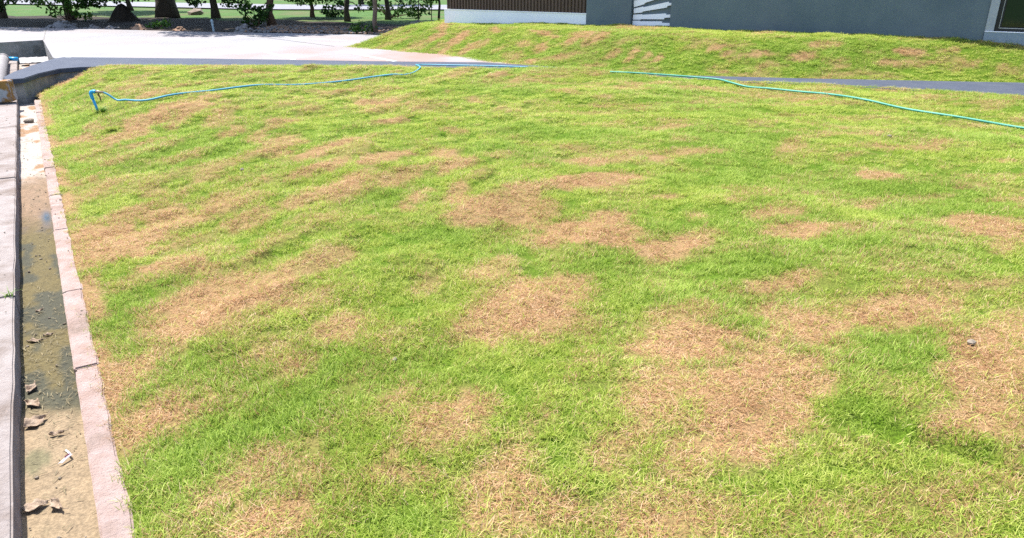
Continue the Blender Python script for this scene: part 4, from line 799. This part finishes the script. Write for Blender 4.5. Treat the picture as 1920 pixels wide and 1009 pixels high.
# ================================================================ grass: clumps instanced over the lawn and the bank
def blade_mat():
    m = bpy.data.materials.new('grass_blades'); m.use_nodes = True
    N = m.node_tree.nodes; L = m.node_tree.links; p = N['Principled BSDF']; out = N['Material Output']
    def attr(n, t='GEOMETRY'):
        a = N.new('ShaderNodeAttribute'); a.attribute_name = n; a.attribute_type = t; return a.outputs['Fac']
    def ramp(src, els):
        r = N.new('ShaderNodeValToRGB'); L.new(src, r.inputs[0]); e = r.color_ramp.elements
        for i, (q, c) in enumerate(els):
            k = e[i] if i < 2 else e.new(q)
            k.position = q; k.color = (*c, 1)
        return r.outputs[0]
    def math_(op, a, b):
        x = N.new('ShaderNodeMath'); x.operation = op; x.use_clamp = True
        for i, v in enumerate((a, b)):
            if isinstance(v, (int, float)): x.inputs[i].default_value = v
            else: L.new(v, x.inputs[i])
        return x.outputs[0]
    rnd = attr('rnd'); pick = attr('pick'); dry = attr('dry', 'INSTANCER'); tone = attr('tone', 'INSTANCER'); lush = attr('lush', 'INSTANCER')
    t = math_('ADD', math_('MULTIPLY', rnd, .65), math_('MULTIPLY', tone, .35))
    green = ramp(t, [(0., (.10, .28, .002)), (.45, (.245, .49, .005)), (1., (.51, .63, .07))])
    deep = ramp(t, [(0., (.05, .22, .002)), (.5, (.155, .45, .004)), (1., (.36, .64, .014))])
    straw = ramp(t, [(0., (.19, .09, .036)), (.45, (.48, .285, .14)), (1., (.80, .61, .40))])
    def mix(f, a, b):
        x = N.new('ShaderNodeMix'); x.data_type = 'RGBA'; L.new(f, x.inputs[0]); L.new(a, x.inputs[6]); L.new(b, x.inputs[7]); return x.outputs[2]
    g = mix(lush, green, deep)
    isdry = math_('MULTIPLY', math_('ADD', math_('SUBTRACT', dry, pick), .03), 12.)
    col = mix(isdry, g, straw)
    p.inputs['Roughness'].default_value = .6; p.inputs['Specular IOR Level'].default_value = .16
    L.new(col, p.inputs['Base Color'])
    tr = N.new('ShaderNodeBsdfTranslucent'); L.new(col, tr.inputs[0])
    mx = N.new('ShaderNodeMixShader'); mx.inputs[0].default_value = .45
    L.new(p.outputs[0], mx.inputs[1]); L.new(tr.outputs[0], mx.inputs[2]); L.new(mx.outputs[0], out.inputs[0])
    return m
BM = blade_mat()
protos = bpy.data.collections.new('grass_clumps')
def clump(idx, nb, rad, h, w, lie, curl, seed):
    r = np.random.default_rng(seed); V = []; Fc = []; rn = []; pk = []
    for _ in range(nb):
        a0 = r.uniform(0, 6.283); q = rad*math.sqrt(r.random()); bx, by = q*math.cos(a0), q*math.sin(a0)
        a = r.uniform(0, 6.283); hh = h*r.uniform(.55, 1.25); ln = lie*r.uniform(.3, 1.3); ww = w*r.uniform(.7, 1.25)
        dx, dy = math.cos(a), math.sin(a); sx, sy = -dy, dx; o = len(V); side = r.uniform(-curl, curl)
        segs = 3
        ang = max(.12, 1.45-ln*.5); px, py, pz = bx, by, -.004; tw = r.uniform(-.8, .8)
        for i in range(segs+1):
            k = i/segs; wk = ww*(1-k**1.6)*.5+.00015
            fx, fy = math.cos(a+tw+side*k*.6), math.sin(a+tw+side*k*.6)
            V += [(px-(-fy)*wk, py-fx*wk, pz), (px+(-fy)*wk, py+fx*wk, pz)]
            st = hh/segs; aa = ang-ln*k*.75
            hd = a+side*k
            px += math.cos(hd)*math.cos(aa)*st; py += math.sin(hd)*math.cos(aa)*st; pz += math.sin(aa)*st
            if pz < .003: pz = .003
        for i in range(segs): Fc.append((o+2*i, o+2*i+1, o+2*i+3, o+2*i+2))
        rn += [r.random()]*(2*segs+2); pk += [r.random()]*(2*segs+2)
    me = bpy.data.meshes.new('grass_clump'); me.from_pydata(V, [], Fc); me.materials.append(BM)
    for nme, val in (('rnd', rn), ('pick', pk)):
        at = me.attributes.new(nme, 'FLOAT', 'POINT'); at.data.foreach_set('value', np.array(val, np.float32))
    o = bpy.data.objects.new('grass_clump_%02d' % idx, me); protos.objects.link(o)
for i in range(5): clump(i, 40, .046, .040, .0027, 1.15, .6, 200+i)        # short upright turf
for i in range(4): clump(5+i, 30, .050, .058, .0021, 2.2, 1.8, 300+i)      # matted straw
for i in range(2): clump(9+i, 20, .030, .056, .0032, 1.0, .5, 400+i)       # longer tufts
def gn_tree():
    g = bpy.data.node_groups.new('scatter_grass', 'GeometryNodeTree')
    g.interface.new_socket('Geometry', in_out='INPUT', socket_type='NodeSocketGeometry'); g.interface.new_socket('Geometry', in_out='OUTPUT', socket_type='NodeSocketGeometry')
    N = g.nodes; L = g.links; i = N.new('NodeGroupInput'); o = N.new('NodeGroupOutput')
    ci = N.new('GeometryNodeCollectionInfo'); ci.inputs['Collection'].default_value = protos; ci.inputs['Separate Children'].default_value = True; ci.inputs['Reset Children'].default_value = True
    ip = N.new('GeometryNodeInstanceOnPoints'); ip.inputs['Pick Instance'].default_value = True
    mp = N.new('GeometryNodeMeshToPoints')
    def at(n, t):
        a = N.new('GeometryNodeInputNamedAttribute'); a.data_type = t; a.inputs['Name'].default_value = n; return a.outputs['Attribute']
    L.new(i.outputs[0], mp.inputs['Mesh']); L.new(mp.outputs[0], ip.inputs['Points']); L.new(ci.outputs[0], ip.inputs['Instance'])
    L.new(at('kind_id', 'INT'), ip.inputs['Instance Index']); L.new(at('rot', 'FLOAT_VECTOR'), ip.inputs['Rotation']); L.new(at('size', 'FLOAT_VECTOR'), ip.inputs['Scale'])
    L.new(ip.outputs[0], o.inputs[0]); return g
GT = gn_tree()
def scatter(name, inside, h, T, zones, label, cat, sizeup):
    X = []; Y = []
    for x0, x1, y0, y1, dens, keep in zones:
        n = int((x1-x0)*(y1-y0)*dens); x = rng.uniform(x0, x1, n); y = rng.uniform(y0, y1, n)
        k = inside(x, y) & keep(x, y); X.append(x[k]); Y.append(y[k])
    x = np.concatenate(X); y = np.concatenate(Y); n = len(x); z = h(x, y); e = .02
    gx = (h(x+e, y)-h(x-e, y))/(2*e); gy = (h(x, y+e)-h(x, y-e))/(2*e)
    dry, lush = dryness(x, y, T)
    me = bpy.data.meshes.new(name); me.vertices.add(n); me.vertices.foreach_set('co', np.stack([x, y, z], -1).astype(np.float32).ravel())
    def put(nm, t, v, f='value'):
        a = me.attributes.new(nm, t, 'POINT'); a.data.foreach_set(f, v)
    put('dry', 'FLOAT', dry.astype(np.float32)); put('lush', 'FLOAT', lush.astype(np.float32))
    tone = np.clip(fbm(x*3, y*3, 150, 3)*1.0+rng.normal(0, .18, n), 0, 1); put('tone', 'FLOAT', tone.astype(np.float32))
    u = rng.random(n); kid = rng.integers(0, 5, n)
    kid = np.where(u < sm(.35, .85, dry)*.92, 5+rng.integers(0, 4, n), kid); kid = np.where((u > .965-.12*lush) & (dry < .5), 9+rng.integers(0, 2, n), kid)
    put('kind_id', 'INT', kid.astype(np.int32))
    rot = np.stack([np.arctan(gy)*.8+rng.normal(0, .08, n), -np.arctan(gx)*.8+rng.normal(0, .08, n), rng.uniform(0, 6.283, n)], -1); put('rot', 'FLOAT_VECTOR', rot.astype(np.float32).ravel(), 'vector')
    d = np.hypot(x, y); k = rng.uniform(.75, 1.25, n); wide = 1+sizeup*sm(4, 14, d)
    sz = np.stack([k*wide, k*wide, k*(.66+.22*lush+.35*fbm(x*1.7, y*1.7, 160, 3)-.28*sm(.5, .95, dry))], -1); put('size', 'FLOAT_VECTOR', sz.astype(np.float32).ravel(), 'vector')
    o = bpy.data.objects.new(name, me); C.objects.link(o); md = o.modifiers.new('scatter', 'NODES'); md.node_group = GT
    me.materials.append(BM); tag(o, label, cat, kind='stuff'); print(name, n, 'clumps'); return o
dd = lambda x, y: np.hypot(x, y)
cone = lambda x, y: np.abs(x) < 1.6+.80*np.maximum(y, 0)
scatter('lawn_grass', is_lawn, lawn_h, LAWN_PATCH, [
    (-4, 6, .6, 4.2, 680, lambda x, y: cone(x, y) & (dd(x, y) < 4.2)),
    (-6, 8, 0, 7, 400, lambda x, y: cone(x, y) & (dd(x, y) >= 4.2) & (dd(x, y) < 7)),
    (-9.3, 12.9, 0, 10.5, 230, lambda x, y: cone(x, y) & (dd(x, y) >= 7) & (dd(x, y) < 10.5)),
    (-9.3, 12.9, 0, 15.3, 170, lambda x, y: cone(x, y) & (dd(x, y) >= 10.5)),
    (-2, 12, -1, 9, 60, lambda x, y: ~cone(x, y))], 'patchy turf of green and straw dry grass covering the lawn', 'grass', .55)
scatter('bank_grass', is_bank, bank_h, BANK_PATCH, [
    (-4.4, 12.9, 10, 23, 190, lambda x, y: (x-WO[0])*WN[0]+(y-WO[1])*WN[1] > -.05),
    (-4.4, -1, 18, 25, 120, lambda x, y: (x-WO[0])*WT[0]+(y-WO[1])*WT[1] < -5.6)], 'bright green turf with straw streaks on the bank', 'grass', .6)
